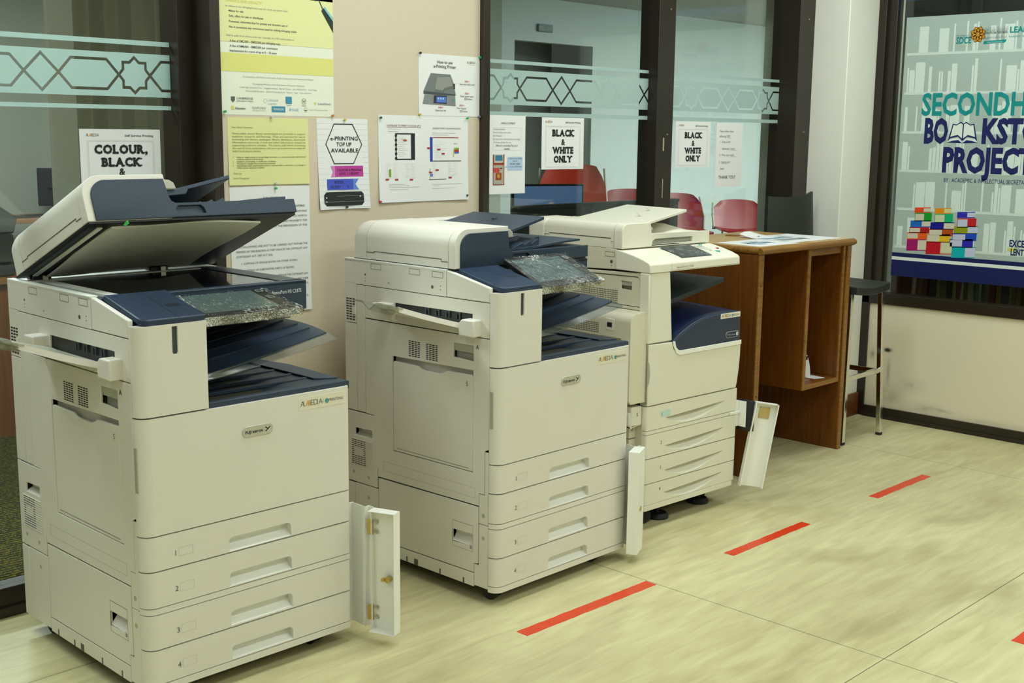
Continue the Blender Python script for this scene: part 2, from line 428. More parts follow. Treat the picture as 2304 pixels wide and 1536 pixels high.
# slab-serif capitals for the printed signs: plain heavy letters plus serif bars at the stem ends
def slab_text(d, t, u, v, h, m, align='c'):
    """heavy slab-serif line built from the plain letters plus serif bars"""
    k = h / 0.682; gap = 0.10 * h; x = 0; parts = []
    for ch in t:
        if ch == ' ': x += 0.4 * h; continue
        vs, fs = text_geo(ch, 0.025 if ch == '&' else 0.055, 2); a = min(p[0] for p in vs); b = max(p[0] for p in vs); w = (b - a) * k
        parts.append((ch, x, w)); x += w + gap
    total = x - gap; o = u - total / 2 if align == 'c' else u
    sw = 0.20 * h; sh = 0.15 * h
    for ch, px, w in parts:
        vs, fs = text_geo(ch, 0.025 if ch == '&' else 0.055, 2); a = min(p[0] for p in vs)
        d.raw([(o + px + (p[0] - a) * k, v - p[1] * k) for p in vs], fs, m, 0.0008)
        ends = {'B': [('l', 0), ('l', 1)], 'L': [('l', 0), ('l', 1)], 'K': [('l', 0), ('l', 1), ('r', 0), ('r', 1)], 'W': [('l', 1), ('r', 1)], 'H': [('l', 0), ('l', 1), ('r', 0), ('r', 1)],
                'I': [('c', 0), ('c', 1)], 'T': [('c', 0)], 'E': [('l', 0), ('l', 1)], 'N': [('l', 0), ('l', 1), ('r', 1)], 'Y': [('l', 1), ('r', 1), ('c', 0)], 'A': [('l', 0), ('r', 0)], 'U': [('l', 1), ('r', 1)], 'R': [('l', 0), ('l', 1), ('r', 0)]}.get(ch, [])
        for side, e in ends:
            cx = {'l': px + sw * 0.62, 'r': px + w - sw * 0.62, 'c': px + w / 2}[side]
            y0 = v if e == 0 else v - h + sh
            d.rect(o + cx - sw * 1.15, y0 - sh, o + cx + sw * 1.15, y0, m, 0.0008)
    return total

ORANGE = flat(s2l(222, 160, 60)); TEALINK = flat(s2l(70, 150, 150)); REDINK = flat(s2l(190, 40, 40))
def alamedia(d, u, v, h, full=True, w=None):
    """ALAMEDIA word mark with orange LAA strokes; optional ' | e PRINTING'"""
    x = u
    for ch, m, k in (('A', GREYINK, 0.62), ('L', ORANGE, 0.42), ('A', ORANGE, 0.52), ('/\\', ORANGE, 0.55), ('E', GREYINK, 0.55), ('D', GREYINK, 0.68), ('I', GREYINK, 0.25), ('A', GREYINK, 0.64)):
        if ch == '/\\': d.line([(x, v), (x + 0.18 * h, v - h), (x + 0.34 * h, v - 0.2 * h), (x + 0.42 * h, v - h), (x + 0.42 * h, v)], 0.07 * h, m); x += k * h
        else: d.text(ch, x, v, h, m, off=-0.012); x += (k + 0.06) * h
    if full:
        d.rect(x + 0.35 * h, v - h, x + 0.39 * h, v, PALEINK)
        d.text('e', x + 0.72 * h, v, h * 1.15, TEALINK, off=0.03)
        d.text('PRINTING', x + 1.55 * h, v - 0.18 * h, h * 0.5, GREYINK)
        x += 4.2 * h
    return x
# ================================================================== the setting
WB = 3.26          # back wall (notice board) face
WL = 3.37          # left glazing line
XR = 5.614         # right wall face
BOARD = mat('beige_fabric_board', (0.645, 0.555, 0.425), 0.9, spec=0.1, noise=0.05, nscale=240, bump=0.3, bscale=900)
PAINT = mat('cream_paint', (0.86, 0.85, 0.77), 0.75, spec=0.2, noise=0.03, nscale=5)
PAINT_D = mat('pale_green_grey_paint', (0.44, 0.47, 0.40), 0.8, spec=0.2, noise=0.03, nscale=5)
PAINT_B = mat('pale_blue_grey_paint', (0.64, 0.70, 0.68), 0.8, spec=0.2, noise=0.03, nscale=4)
CEILM = mat('ceiling_paint', (0.80, 0.80, 0.76), 0.9, noise=0.02, nscale=6)

struct(MB().box(-4, XR + 0.1, -5, WL + 0.02, -0.1, 0).build('floor', floor_mat()))
struct(MB().box(-2, 15, WL + 0.02, 9.4, -0.1, 0.0).build('floor_2', carpet_mat()))
struct(MB().box(-4, XR + 0.1, -5, WL + 0.15, CEIL, CEIL + 0.1).build('ceiling', CEILM))
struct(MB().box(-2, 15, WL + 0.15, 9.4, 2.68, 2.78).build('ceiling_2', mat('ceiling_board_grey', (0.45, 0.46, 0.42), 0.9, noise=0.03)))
struct(MB().box(-4.1, -4, -5, WL, 0, CEIL).build('wall_left', PAINT))
struct(MB().box(-4, XR, -5.1, -5, 0, CEIL).build('wall_front', PAINT))
# back wall: notice board panel, then glazing right and left of it
struct(MB().box(2.07, 3.167, WB, WB + 0.12, 0, CEIL).build('wall_back', BOARD))
struct(MB().box(3.167, 5.33, 3.30, 3.40, 0, 0.09).build('wall_back_plinth', FRAME))

def frame_set(name, boxes, m=FRAME, bevel=0.002):
    b = MB()
    for q in boxes: b.box(*q)
    return struct(b.build(name, m, bevel=bevel))
# left glazing: bottom rail, right post, pane, film
w1 = frame_set('window_1', [(-1.5, 2.02, WL, WL + 0.07, 0, 0.085), (-1.5, 2.02, WL - 0.012, WL + 0.08, 0.0, 0.03), (-1.5, 2.02, WL, WL + 0.07, 2.45, CEIL),
                            (1.985, 2.07, WL - 0.02, WL + 0.08, 0, CEIL), (2.035, 2.07, WB - 0.012, WL + 0.05, 0, CEIL), (-0.6, -0.52, WL, WL + 0.07, 0, CEIL)])
p = MB().box(-1.5, 2.0, WL + 0.028, WL + 0.034, 0.085, 2.45).build('window_pane', GLASS, w1)
# right glazing
w2 = frame_set('window_2', [(3.167, 3.200, WB - 0.022, WB + 0.06, 0, CEIL), (4.175, 4.288, WB - 0.04, WB + 0.06, 0, CEIL),
                            (5.195, 5.325, 3.17, WB + 0.06, 0, CEIL), (3.2, 5.2, WB - 0.03, WB + 0.06, 2.095, 2.30), (3.2, 5.2, WB - 0.02, WB + 0.06, 0, 0.10), (3.2, 5.2, WB - 0.01, WB + 0.06, 2.5, CEIL)])
MB().box(3.2, 4.19, WB + 0.012, WB + 0.018, 0.10, 2.095).build('window_pane', GLASS, w2)
MB().box(4.27, 5.21, WB + 0.012, WB + 0.018, 0.10, 2.095).build('window_pane', GLASS, w2)
for (sx, sz) in ((4.25, 1.92), (4.25, 1.40), (5.27, 1.95), (5.27, 1.42)):
    MB().cyl((sx, (3.17 if sx > 5 else WB - 0.04) - 0.002, sz), 'y', 0.004, 0.004, 10).build('frame_screw', STEEL, w2)
# scuffed bare strips on the mullion
MB().box(4.222, 4.230, WB - 0.0412, WB - 0.04, 1.33, 1.385).build('frame_scuff', mat('bare_aluminium', (0.42, 0.38, 0.27), 0.5, noise=0.2), w2)
MB().box(4.226, 4.230, WB - 0.0412, WB - 0.04, 1.13, 1.21).build('frame_scuff', mat('bare_aluminium', (0.42, 0.38, 0.27), 0.5), w2)
struct(MB().box(3.2, 5.325, WB + 0.06, WB + 0.1, 2.3, CEIL).build('wall_back_header', PAINT))
# pillar in the corner
b = MB().prism([(5.325, 2.985), (5.66, 2.985), (5.66, 3.45), (5.325, 3.45)], 'z', 0, CEIL)
struct(b.build('wall_corner', PAINT, bevel=0.004))
struct(MB().box(5.31, 5.60, 2.972, 2.985, 0, 0.115).box(5.31, 5.325, 2.985, 3.17, 0, 0.115).build('trim_1', wood('skirting_wood', s2l(84, 44, 18), s2l(120, 68, 34), 0)))

# right wall: panel below a glazed band
PANEL = stained_wall_mat('scuffed_beige_panel', (0.80, 0.72, 0.55))
struct(MB().box(XR, XR + 0.06, -5, 2.965, 0.0, 0.58).build('wall_right', PANEL))
struct(MB().box(XR, XR + 0.08, -5, 0.2, 0.62, CEIL).box(XR, XR + 0.08, 0.2, 2.985, 2.30, CEIL).build('wall_right_upper', PAINT))
w3 = frame_set('window_3', [(XR - 0.012, XR + 0.07, 0.2, 2.985, 0.578, 0.632), (XR - 0.012, XR + 0.07, 2.945, 2.988, 0.0, CEIL), (XR + 0.012, XR + 0.07, 2.90, 2.95, 0.632, 2.30),
                            (XR - 0.012, XR + 0.07, 0.2, 2.985, 2.088, 2.30), (XR - 0.012, XR + 0.07, 0.2, 0.26, 0.632, 2.10)])
MB().box(XR + 0.026, XR + 0.032, 0.24, 2.92, 0.63, 2.10).build('window_pane', GLASS_R, w3)
struct(MB().box(XR - 0.014, XR, -5, 2.945, 0.016, 0.056).box(XR - 0.022, XR, -5, 2.945, 0.0, 0.02).build('baseboard_right', FRAME, bevel=0.002))

# ------------------------------------------------ frosted film with the interlaced star pattern
FILM = film_mat('frosted_film', (0.60, 0.75, 0.725), 0.14)
def offset_line(pts, w):
    out = []
    for i, p in enumerate(pts):
        a = Vector(pts[i - 1]) if i else None; b = Vector(pts[i + 1]) if i < len(pts) - 1 else None; p = Vector(p)
        n1 = (p - a).normalized() if a is not None else None; n2 = (b - p).normalized() if b is not None else None
        if n1 is None: n1 = n2
        if n2 is None: n2 = n1
        k1 = Vector((-n1.y, n1.x)); k2 = Vector((-n2.y, n2.x)); m = (k1 + k2).normalized()
        out.append(tuple(p + m * (w / max(0.35, m.dot(k1)))))
    return out
def inset(poly, w):
    n = len(poly); q = [poly[-1]] + list(poly) + [poly[0]]
    return offset_line(q, w)[1:-1]
def film(name, y, x0, x1, star0, mid, z_band, z_lines, sgn_first):
    """z_band = (low, high) of the wide band, z_lines = the two narrow stripes; motifs every 0.2865 m alternate star / diamond"""
    b = MB(); t = 0.0004; P = 0.2865; hw = 0.0041
    for lo, hi in z_lines: b.box(x0, x1, y - t, y, lo, hi)
    cx = star0; typ = sgn_first
    while cx > x0 + P: cx -= P; typ = 1 - typ
    up = []; cells = []
    first = True
    c = cx; k = typ
    xs = []
    while c < x1 + P: xs.append((c, k)); c += P; k = 1 - k
    AP, HW, HZ = 0.0515, 0.0505, 0.0425
    def top_of(cc, kk):
        if kk == 0: return [(cc - HW, 0), (cc, AP), (cc + HW, 0)]
        q = 0.0365
        return [(cc - HW, 0), (cc - q, 0.0165), (cc - q, q), (cc - 0.0155, q), (cc, AP), (cc + 0.0155, q), (cc + q, q), (cc + q, 0.0165), (cc + HW, 0)]
    line = []
    a0 = xs[0][0] - P + HW
    line.append((a0, 0))
    for cc, kk in xs:
        line += [(cc - P + HW + 0.038, HZ), (cc - HW - 0.038, HZ)] + top_of(cc, kk)
        hexa = [(cc - P + HW, 0), (cc - P + HW + 0.038, HZ), (cc - HW - 0.038, HZ), (cc - HW, 0), (cc - HW - 0.038, -HZ), (cc - P + HW + 0.038, -HZ)]
        tp = top_of(cc, kk); cells += [hexa, tp + [(x, -z) for x, z in reversed(tp[1:-1])]]
    clipx = lambda pts: [(min(max(x, x0), x1), z) for x, z in pts]
    def clip(poly):
        # Sutherland-Hodgman against x0..x1
        for lim, keep in ((x0, lambda q: q[0] >= x0), (x1, lambda q: q[0] <= x1)):
            out = []
            for i, q in enumerate(poly):
                r = poly[i - 1]
                if keep(q) != keep(r):
                    f = (lim - r[0]) / (q[0] - r[0]); out.append((lim, r[1] + f * (q[1] - r[1])))
                if keep(q): out.append(q)
            poly = out
            if not poly: return []
        return poly
    topl = offset_line(line, hw)
    hi = z_band[1] - mid; lo = z_band[0] - mid
    for sgn, lim in ((1, hi), (-1, lo)):
        pl = [(x, z * sgn) for x, z in topl]
        for i in range(len(pl) - 1):
            q = clip([pl[i], pl[i + 1], (pl[i + 1][0], lim), (pl[i][0], lim)])
            if len(q) > 2: b.prism([(x, z + mid) for x, z in q], 'y', y - t, y)
    for cpoly in cells:
        q = clip(inset(cpoly, -hw))
        if len(q) > 2: b.prism([(x, z + mid) for x, z in q], 'y', y - t, y)
    return b.build(name, FILM)
struct(film('window_film_1', WL + 0.027, -0.5, 1.984, 1.866, 1.553, (1.490, 1.617), ((1.641, 1.655), (1.453, 1.465)), 1))
struct(film('window_film_2', WB + 0.011, 3.20, 4.182, 3.339, 1.564, (1.502, 1.631), ((1.653, 1.666), (1.460, 1.476)), 1))
struct(film('window_film_3', WB + 0.011, 4.283, 5.197, 3.339 + 4 * 0.2865, 1.564, (1.502, 1.631), ((1.653, 1.666), (1.460, 1.476)), 1))

# ------------------------------------------------ rooms behind the glass
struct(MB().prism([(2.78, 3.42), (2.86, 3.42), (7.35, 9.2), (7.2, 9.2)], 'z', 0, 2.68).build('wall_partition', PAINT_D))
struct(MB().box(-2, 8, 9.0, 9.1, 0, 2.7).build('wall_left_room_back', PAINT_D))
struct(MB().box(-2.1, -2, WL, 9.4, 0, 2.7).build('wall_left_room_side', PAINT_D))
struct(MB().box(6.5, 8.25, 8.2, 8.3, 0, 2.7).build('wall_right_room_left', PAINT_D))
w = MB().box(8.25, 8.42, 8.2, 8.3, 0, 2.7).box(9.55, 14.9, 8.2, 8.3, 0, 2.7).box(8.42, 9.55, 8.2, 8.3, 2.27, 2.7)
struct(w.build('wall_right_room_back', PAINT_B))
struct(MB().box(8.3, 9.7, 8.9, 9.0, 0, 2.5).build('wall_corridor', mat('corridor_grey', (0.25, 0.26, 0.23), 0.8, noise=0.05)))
struct(MB().box(14.0, 14.1, 3.4, 8.2, 0, 2.7).build('wall_right_room_side', PAINT_B))
struct(MB().box(5.66, 14.0, 3.42, 3.5, 0, 2.7).build('wall_right_room_near', PAINT_B))
struct(MB().box(4.26, 4.56, 8.90, 8.99, 0, 2.68).build('wall_column', mat('white_column_paint', (0.78, 0.80, 0.72), 0.7, noise=0.02, nscale=4), bevel=0.004))
struct(MB().box(4.56, 4.62, 8.92, 8.99, 0, 2.68).build('trim_2', FRAME))
b = MB()
for i in range(9): b.box(2.55 + i * 0.16, 2.67 + i * 0.16, 5.4 + i * 0.16, 5.43 + i * 0.16, 0, 2.6, i % 2)  # upright strips standing in for the room's reflections in the left pane
struct(b.build('reflection_strips', [mat('reflection_taupe', (0.36, 0.35, 0.27), 0.9, noise=0.05), mat('reflection_beige', (0.50, 0.48, 0.38), 0.9, noise=0.05)]))
# lights in those rooms, and the print hall's own ceiling fittings
def fitting(name, x, y, z, sx, sy, power, label, group):
    t = thing(name, label, 'light', (x, y, z), 0, group)
    MB().box(-sx / 2 - 0.03, sx / 2 + 0.03, -sy / 2 - 0.03, sy / 2 + 0.03, -0.02, 0.0).build('light_frame', WHITE_P, t)
    area('lamp', (0, 0, -0.03), sx, sy, power, t)
for y, ky in ((2.3, 1.0), (0.3, 0.9), (-1.9, 0.6)):
    for x, k in ((-2.4, 0.42), (-0.2, 0.55), (2.4, 1.05), (4.4, 1.05)):
        fitting('ceiling_light', x, y, CEIL, 1.2, 0.5, MAIN_POWER * k * ky, 'flat rectangular ceiling light in the ceiling of the print hall', 'ceiling lights of the print hall')
for x, y in ((1.0, 4.2), (2.8, 7.2)): fitting('ceiling_light', x, y, 2.68, 1.2, 0.4, LEFT_POWER, 'ceiling light in the room behind the left glazing', 'ceiling lights of the left room')
for x, y in ((9.2, 4.7), (11.2, 4.7), (13.0, 4.6)): fitting('ceiling_light', x, y, 2.68, 1.4, 0.6, RIGHT_POWER, 'ceiling light in the room behind the right glazing', 'ceiling lights of the right room')

# ------------------------------------------------ beyond the right wall window
struct(MB().box(7.3, 7.4, -3, 4, 0, 3.2).build('wall_bookstore_back', mat('dull_grey_paint', (0.30, 0.31, 0.29), 0.8, noise=0.05)))
struct(MB().box(XR + 0.1, 7.4, -3, 4, -0.1, 0).build('floor_3', carpet_mat()))
struct(MB().box(5.70, 5.73, 2.915, 3.42, 0, 2.7).build('wall_bookstore_return', mat('dim_beige_paint', (0.52, 0.49, 0.38), 0.8, noise=0.03)))
tf = MB().box(6.3, 6.4, -1, 3.4, 2.02, 2.12).box(6.28, 6.4, 2.78, 2.83, 2.0, 2.7)
tf.prism([(2.83, 2.10), (3.35, 2.62), (3.29, 2.66), (2.80, 2.16)], 'x', 6.28, 6.36).prism([(2.79, 2.10), (2.27, 2.62), (2.33, 2.66), (2.82, 2.16)], 'x', 6.28, 6.36)
struct(tf.build('trim_4', mat('dark_roof_frame', (0.03, 0.028, 0.022), 0.6, noise=0.1)))
struct(MB().box(6.45, 6.5, -1, 3.5, 2.04, 3.2).build('skylight_blue_panel', mat('sky_blue_matte', s2l(60, 92, 165), 0.5, noise=0.25, nscale=90)))  # matte panel whose blue stands in for sky in the skylight glass
area('bookstore_fill_light', (6.0, 1.6, 3.1), 0.5, 2.0, 45.0, None, (0.9, 1.0, 0.92))  # unseen fill lamp added to brighten the books and bookcase
# ================================================================== the two navy-and-ivory machines
W, D = 0.612, 0.698
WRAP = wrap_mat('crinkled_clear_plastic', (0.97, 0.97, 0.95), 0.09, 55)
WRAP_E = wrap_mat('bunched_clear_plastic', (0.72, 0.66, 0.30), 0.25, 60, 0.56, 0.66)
SCREEN = mat('dark_teal_screen_glass', (0.10, 0.145, 0.15), 0.22, spec=0.5, noise=0.2, nscale=7)
PLATEN = mat('black_platen_glass', (0.008, 0.009, 0.009), 0.06, spec=0.6, noise=0.1)
CUSHION = mat('white_cushion', (0.86, 0.86, 0.78), 0.6, noise=0.03, nscale=6)
CLEARP = glass_mat('smoky_translucent_plastic', (0.78, 0.82, 0.86), 1.0, 0.25, 0.12)
TRAYW = mat('pale_grey_plastic', (0.70, 0.70, 0.60), 0.4, noise=0.02)

def front_plan(x1=None, rl=0.03, rr=0.010, back=0.034):
    """plan of a front cover: rounded left corner, small rounding at the right"""
    x1 = W if x1 is None else x1
    return [(0, back)] + arc(rl, rl, rl, 180, 270, 8)[0:] + (arc(x1 - rr, rr, rr, 270, 360, 4) if rr else [(x1, 0)]) + [(x1, back)]

def grille(b, u0, u1, v0, v1, nu, nv, x, m=0, fill=0.72, fh=0.5):
    """rows of dark slots on a face x = const"""
    du, dv = (u1 - u0) / nu, (v1 - v0) / nv
    for i in range(nu):
        for j in range(nv):
            b.box(x - 0.0006, x + 0.004, u0 + du * (i + 0.5 - fill / 2), u0 + du * (i + 0.5 + fill / 2), v0 + dv * (j + 0.5 - fh / 2), v0 + dv * (j + 0.5 + fh / 2), m)

def recess(b, u0, u1, v0, v1, dep, m=0, mb=1):
    """scooped handle pocket behind an opening in a front face (y = 0): dark lip at the top, sloping sill"""
    prof = [(0.001, v1), (dep, v1), (dep, v1 - (v1 - v0) * 0.45), (dep * 0.75, v0 + (v1 - v0) * 0.32), (0.004, v0 + 0.001), (0.001, v0)]
    for (ya, za), (yb, zb) in zip(prof, prof[1:]):
        b.add([(u0, ya, za), (u1, ya, za), (u1, yb, zb), (u0, yb, zb)], [(0, 1, 2, 3)], m, False)
    for u in (u0, u1): b.add([(u, y, z) for y, z in prof], [tuple(range(len(prof)))], m)

def caster(parent, x, y, r=0.027, rz=0.3):
    b = MB(); b.M = Matrix.Translation((x, y, r)) @ Matrix.Rotation(rz, 4, 'Z')
    b.cyl((-0.022, 0, 0), 'x', r, 0.016, 22, 0).cyl((0.006, 0, 0), 'x', r, 0.016, 22, 0).cyl((-0.008, 0, 0), 'x', r * 0.55, 0.016, 12, 0)
    b.box(-0.026, 0.026, -0.016, 0.020, r * 0.5, r + 0.004, 0)
    return b.build('caster', RUBBER, parent)

def make_printer(name, label, pose, lid_deg, screen, model_text, group):
    root = thing(name, label, 'printer', (pose[0], pose[1], 0), pose[2], group)
    # ---- dark inner carcass seen only through the gaps between covers
    b = MB().box(0.028, W - 0.008, 0.036, D - 0.010, 0.05, 0.724).box(0.028, 0.186, 0.034, D - 0.006, 0.72, 0.912).box(0.186, W - 0.03, 0.54, D - 0.006, 0.72, 0.912).box(0.010, W - 0.008, 0.19, D - 0.010, 0.905, 0.980)
    b.build('chassis', SEAM, root)
    # ---- left side covers
    t = 0.006
    side = []
    def cover(nm, poly, holes=(), x=0.0, th=t, mat_=IVORY, bev=0.0012):
        o = MB().prism(poly, 'x', x, x + th, 0, holes).build(nm, mat_, root, bevel=bev); side.append(o); return o
    c1 = cover('scanner_side_cover', [(0.2185, 0.914), (D, 0.914), (D, 0.993), (0.2185, 0.993)])
    b = MB()
    for (ya, yb) in ((0.516, 0.565), (0.335, 0.383), (0.232, 0.280)):
        for (p, q, r_, s_) in ((ya, yb, 0.968, 0.969), (ya, yb, 0.985, 0.986), (ya, ya + 0.001, 0.968, 0.986), (yb - 0.001, yb, 0.968, 0.986)): b.box(-0.0004, 0.002, p, q, r_, s_)
    for (y, z, r_) in ((0.594, 0.948, 0.0035), (0.594, 0.937, 0.0014), (0.594, 0.928, 0.0014), (0.48, 0.931, 0.002), (0.279, 0.938, 0.0055), (0.243, 0.944, 0.0018), (0.243, 0.933, 0.0018)):
        b.cyl((-0.0004, y, z), 'x', r_, 0.002, 12)
    b.build('screw_marks', SEAM, c1)
    # console side cheek with sloping top rim
    b = MB().prism([(0.0355, 0.914), (0.2165, 0.914), (0.2165, 0.993), (0.188, 0.989), (0.0355, 0.957)], 'x', 0.0, 0.014)
    b.build('console_cheek', IVORY_W, root, bevel=0.003)
    # rear vent column
    c2 = cover('rear_vent_panel', [(0.640, 0.787), (D, 0.787), (D, 0.918), (0.640, 0.918)])
    b = MB(); grille(b, 0.645, 0.692, 0.793, 0.868, 3, 9, 0.0); b.build('vent_slots', BLACK, c2)
    MB().box(-0.004, 0.001, 0.642, 0.654, 0.815, 0.84).build('vent_catch', IVORY, c2)
    cover('rear_strip', [(0.640, 0.498), (D, 0.498), (D, 0.785), (0.640, 0.785)])
    cover('rear_strip', [(0.598, 0.498), (0.638, 0.498), (0.638, 0.912), (0.598, 0.912)])
    # bypass tray cover with its opening
    hole = [(0.130, 0.8365), (0.452, 0.8365), (0.452, 0.872), (0.106, 0.875), (0.106, 0.850)]
    c3 = cover('bypass_cover', [(0.036, 0.8095), (0.596, 0.8095), (0.596, 0.912), (0.036, 0.912)], [hole])
    b = MB().box(0.006, 0.05, 0.106, 0.455, 0.83, 0.88); b.build('bypass_mouth', BLACK, c3)
    for y in (0.160, 0.205, 0.25, 0.295):
        MB().box(0.004, 0.012, y, y + 0.020, 0.866, 0.8735).box(0.001, 0.006, y, y + 0.003, 0.852, 0.870).box(0.001, 0.006, y + 0.014, y + 0.017, 0.852, 0.870).build('feed_roller', SLATE, c3)
    MB().prism([(0.068, 0.812), (0.131, 0.812), (0.131, 0.85), (0.118, 0.862), (0.068, 0.862)], 'x', -0.034, 0.003).build('bypass_guide', IVORY_W, c3, bevel=0.004)
    MB().box(-0.042, 0.003, 0.458, 0.514, 0.842, 0.870).build('bypass_guide', IVORY_W, c3, bevel=0.003)
    # bypass tray: fan-shaped leaf that rises outward, with a clear extension
    tr = thing_part('bypass_tray', root)
    def leaf(u, v):
        x = -0.175 * u; y0 = 0.132 + 0.075 * u + 0.03 * u * u; y1 = 0.452 - 0.085 * u
        y = y0 + (y1 - y0) * v; sag = -0.006 * math.sin(math.pi * v)
        return (x, y, 0.836 + 0.045 * u + 0.012 * u * u + sag)
    MB().slab(leaf, (0, 0, 1), 0.005, 10, 12).build('tray_leaf', TRAYW, tr)
    def lip(u, v): p = leaf(u, 0.0); return (p[0], p[1] - 0.001 - 0.004 * v, p[2] + 0.006 - 0.016 * v)
    MB().slab(lip, (0, -1, 0), 0.003, 10, 3).build('tray_lip', IVORY_W, tr)
    def ext(u, v):
        notch = 0.05 * max(0, 1 - abs(v - 0.45) / 0.22) if u > 0.5 else 0
        x = -0.150 - 0.085 * u; y = 0.222 + 0.012 * u + (0.158 - 0.03 * u) * v
        return (x, y, 0.886 + 0.024 * u - 0.022 * max(0, 1 - abs(v - 0.45) / 0.25))
    MB().slab(ext, (0, 0, 1), 0.004, 6, 16).build('tray_extension', glass_mat('milky_clear_plastic', (0.86, 0.87, 0.80), 1.0, 0.2, 0.2), tr)
    # big side door A with the tray 5 leaf
    rec = [(0.101, 0.398), (0.463, 0.396), (0.464, 0.703), (0.101, 0.708)]
    doorA = [(0.036, 0.807), (0.596, 0.806), (0.596, 0.4965), (0.556, 0.4965), (0.554, 0.3255), (0.540, 0.3255), (0.537, 0.296), (0.075, 0.301), (0.075, 0.340), (0.052, 0.340), (0.052, 0.473), (0.036, 0.479)]
    lat = [(0.101, 0.735), (0.186, 0.738), (0.186, 0.781), (0.101, 0.781)]
    c4 = cover('side_door', doorA, [rec, lat])
    MB().box(0.020, 0.022, 0.095, 0.47, 0.39, 0.712).build('leaf_pocket', IVORY, c4)
    lf = [(0.1025, 0.400), (0.4615, 0.398), (0.4615, 0.684), (0.455, 0.688), (0.345, 0.6865), (0.332, 0.680), (0.312, 0.677), (0.245, 0.678), (0.225, 0.685), (0.212, 0.691), (0.108, 0.693), (0.1025, 0.688)]
    c5 = MB().prism(lf, 'x', 0.001, 0.009).build('tray_leaf', IVORY, c4, bevel=0.0015)
    MB().box(0.0004, 0.003, 0.118, 0.447, 0.4075, 0.4085).build('leaf_groove', SEAM, c5)
    for ya_, yb_ in ((0.333, 0.388), (0.253, 0.308)): b = MB(); grille(b, ya_, yb_, 0.712, 0.7635, 4, 9, 0.0); b.build('vent_slots', BLACK, c4)
    b = MB().box(0.018, 0.02, 0.098, 0.19, 0.73, 0.785).prism([(0.002, 0.781), (0.006, 0.757), (0.018, 0.752), (0.018, 0.781)], 'y', 0.1015, 0.1855)
    b.M = Matrix(); b.build('door_latch', GREYPL, c4, bevel=0.001)
    b = MB()
    for (p, q, r_, s_) in ((0.09, 0.51, 0.352, 0.353), (0.09, 0.51, 0.322, 0.323), (0.09, 0.091, 0.322, 0.353), (0.509, 0.51, 0.322, 0.353)): b.box(-0.0002, 0.001, p, q, r_, s_)
    b.build('embossed_frame', mat('ivory_shade_line', (0.48, 0.45, 0.33), 0.5, noise=0.02), c4)
    # lower side door B
    latB = [(0.1, 0.168), (0.188, 0.165), (0.188, 0.205), (0.1, 0.207)]
    c6 = cover('lower_side_door', [(0.0765, 0.297), (0.535, 0.292), (0.535, 0.085), (0.0945, 0.089), (0.0945, 0.118), (0.0765, 0.121)], [latB])
    MB().prism([(0.02, 0.205), (0.02, 0.185), (0.004, 0.168), (0.0015, 0.168), (0.018, 0.19), (0.018, 0.205)], 'y', 0.1, 0.188).box(0.019, 0.021, 0.098, 0.19, 0.16, 0.21).build('pull_pocket', IVORY_W, c6)
    b = MB()
    for (p, q, r_, s_) in ((0.099, 0.188, 0.2325, 0.2335), (0.099, 0.188, 0.152, 0.1525), (0.099, 0.0995, 0.152, 0.233), (0.1875, 0.188, 0.152, 0.233)): b.box(-0.0003, 0.001, p, q, r_, s_)
    b.build('latch_outline', SEAM, c6)
    # front jamb strips, rear lower panels, bottom rail
    cover('jamb_strip', [(0.036, 0.2475), (0.0735, 0.2475), (0.0735, 0.338), (0.050, 0.338), (0.050, 0.470), (0.036, 0.470)])
    cover('jamb_strip', [(0.036, 0.050), (0.0925, 0.050), (0.0925, 0.0865), (0.0925, 0.1165), (0.0735, 0.1165), (0.0735, 0.2455), (0.036, 0.2455)])
    hnd = [(0.566, 0.415), (0.653, 0.415), (0.653, 0.440), (0.566, 0.443)]
    c7 = cover('rear_lower_panel', [(0.5415, 0.257), (D, 0.257), (D, 0.4945), (0.5545, 0.4945), (0.5525, 0.3275), (0.5415, 0.3275)], [hnd])
    MB().box(0.022, 0.024, 0.56, 0.66, 0.405, 0.45).prism([(0.003, 0.415), (0.022, 0.425), (0.022, 0.415)], 'y', 0.566, 0.653).build('hand_pocket', IVORY, c7)
    b = MB()
    for j in range(13):
        z = 0.318 + j * 0.0066
        for i in range(5):
            y = 0.600 + i * 0.0145
            if not (4 < j < 9 and 0.61 < y < 0.645): b.box(-0.0006, 0.003, y, y + 0.011, z, z + 0.003)
    b.build('vent_slots', BLACK, c7)
    b = MB()
    for j in range(14): b.box(-0.0018, 0.002, 0.562, 0.672, 0.3145 + j * 0.0066, 0.3165 + j * 0.0066)
    b.build('vent_ribs', IVORY, c7)
    b = MB()
    for (y, z) in ((0.585, 0.283), (0.66, 0.29), (0.585, 0.215)): b.cyl((-0.0005, y, z), 'x', 0.0055, 0.003, 14)
    for (y, z) in ((0.055, 0.275), (0.055, 0.205)): b.cyl((-0.0005, y, z), 'x', 0.0065, 0.003, 14)
    b.build('plug_caps', mat('ivory_shade', (0.44, 0.41, 0.31), 0.5, noise=0.02), c7)
    cover('rear_base_panel', [(0.538, 0.050), (0.655, 0.050), (0.655, 0.254), (0.538, 0.254)])
    cover('rear_base_panel', [(0.657, 0.050), (D, 0.050), (D, 0.252), (0.657, 0.252)])
    c8 = cover('bottom_rail', [(0.095, 0.044), (0.536, 0.044), (0.536, 0.082), (0.095, 0.086)])
    b = MB()
    for y, w_, z1 in ((0.135, 0.006, 0.062), (0.24, 0.006, 0.062), (0.345, 0.018, 0.064), (0.395, 0.006, 0.062), (0.49, 0.006, 0.062)): b.box(-0.0005, 0.003, y, y + w_, 0.0435, z1)
    b.build('rail_notches', SEAM, c8)
    dA = Decal(lambda u, v, l: (-l, -u, v))
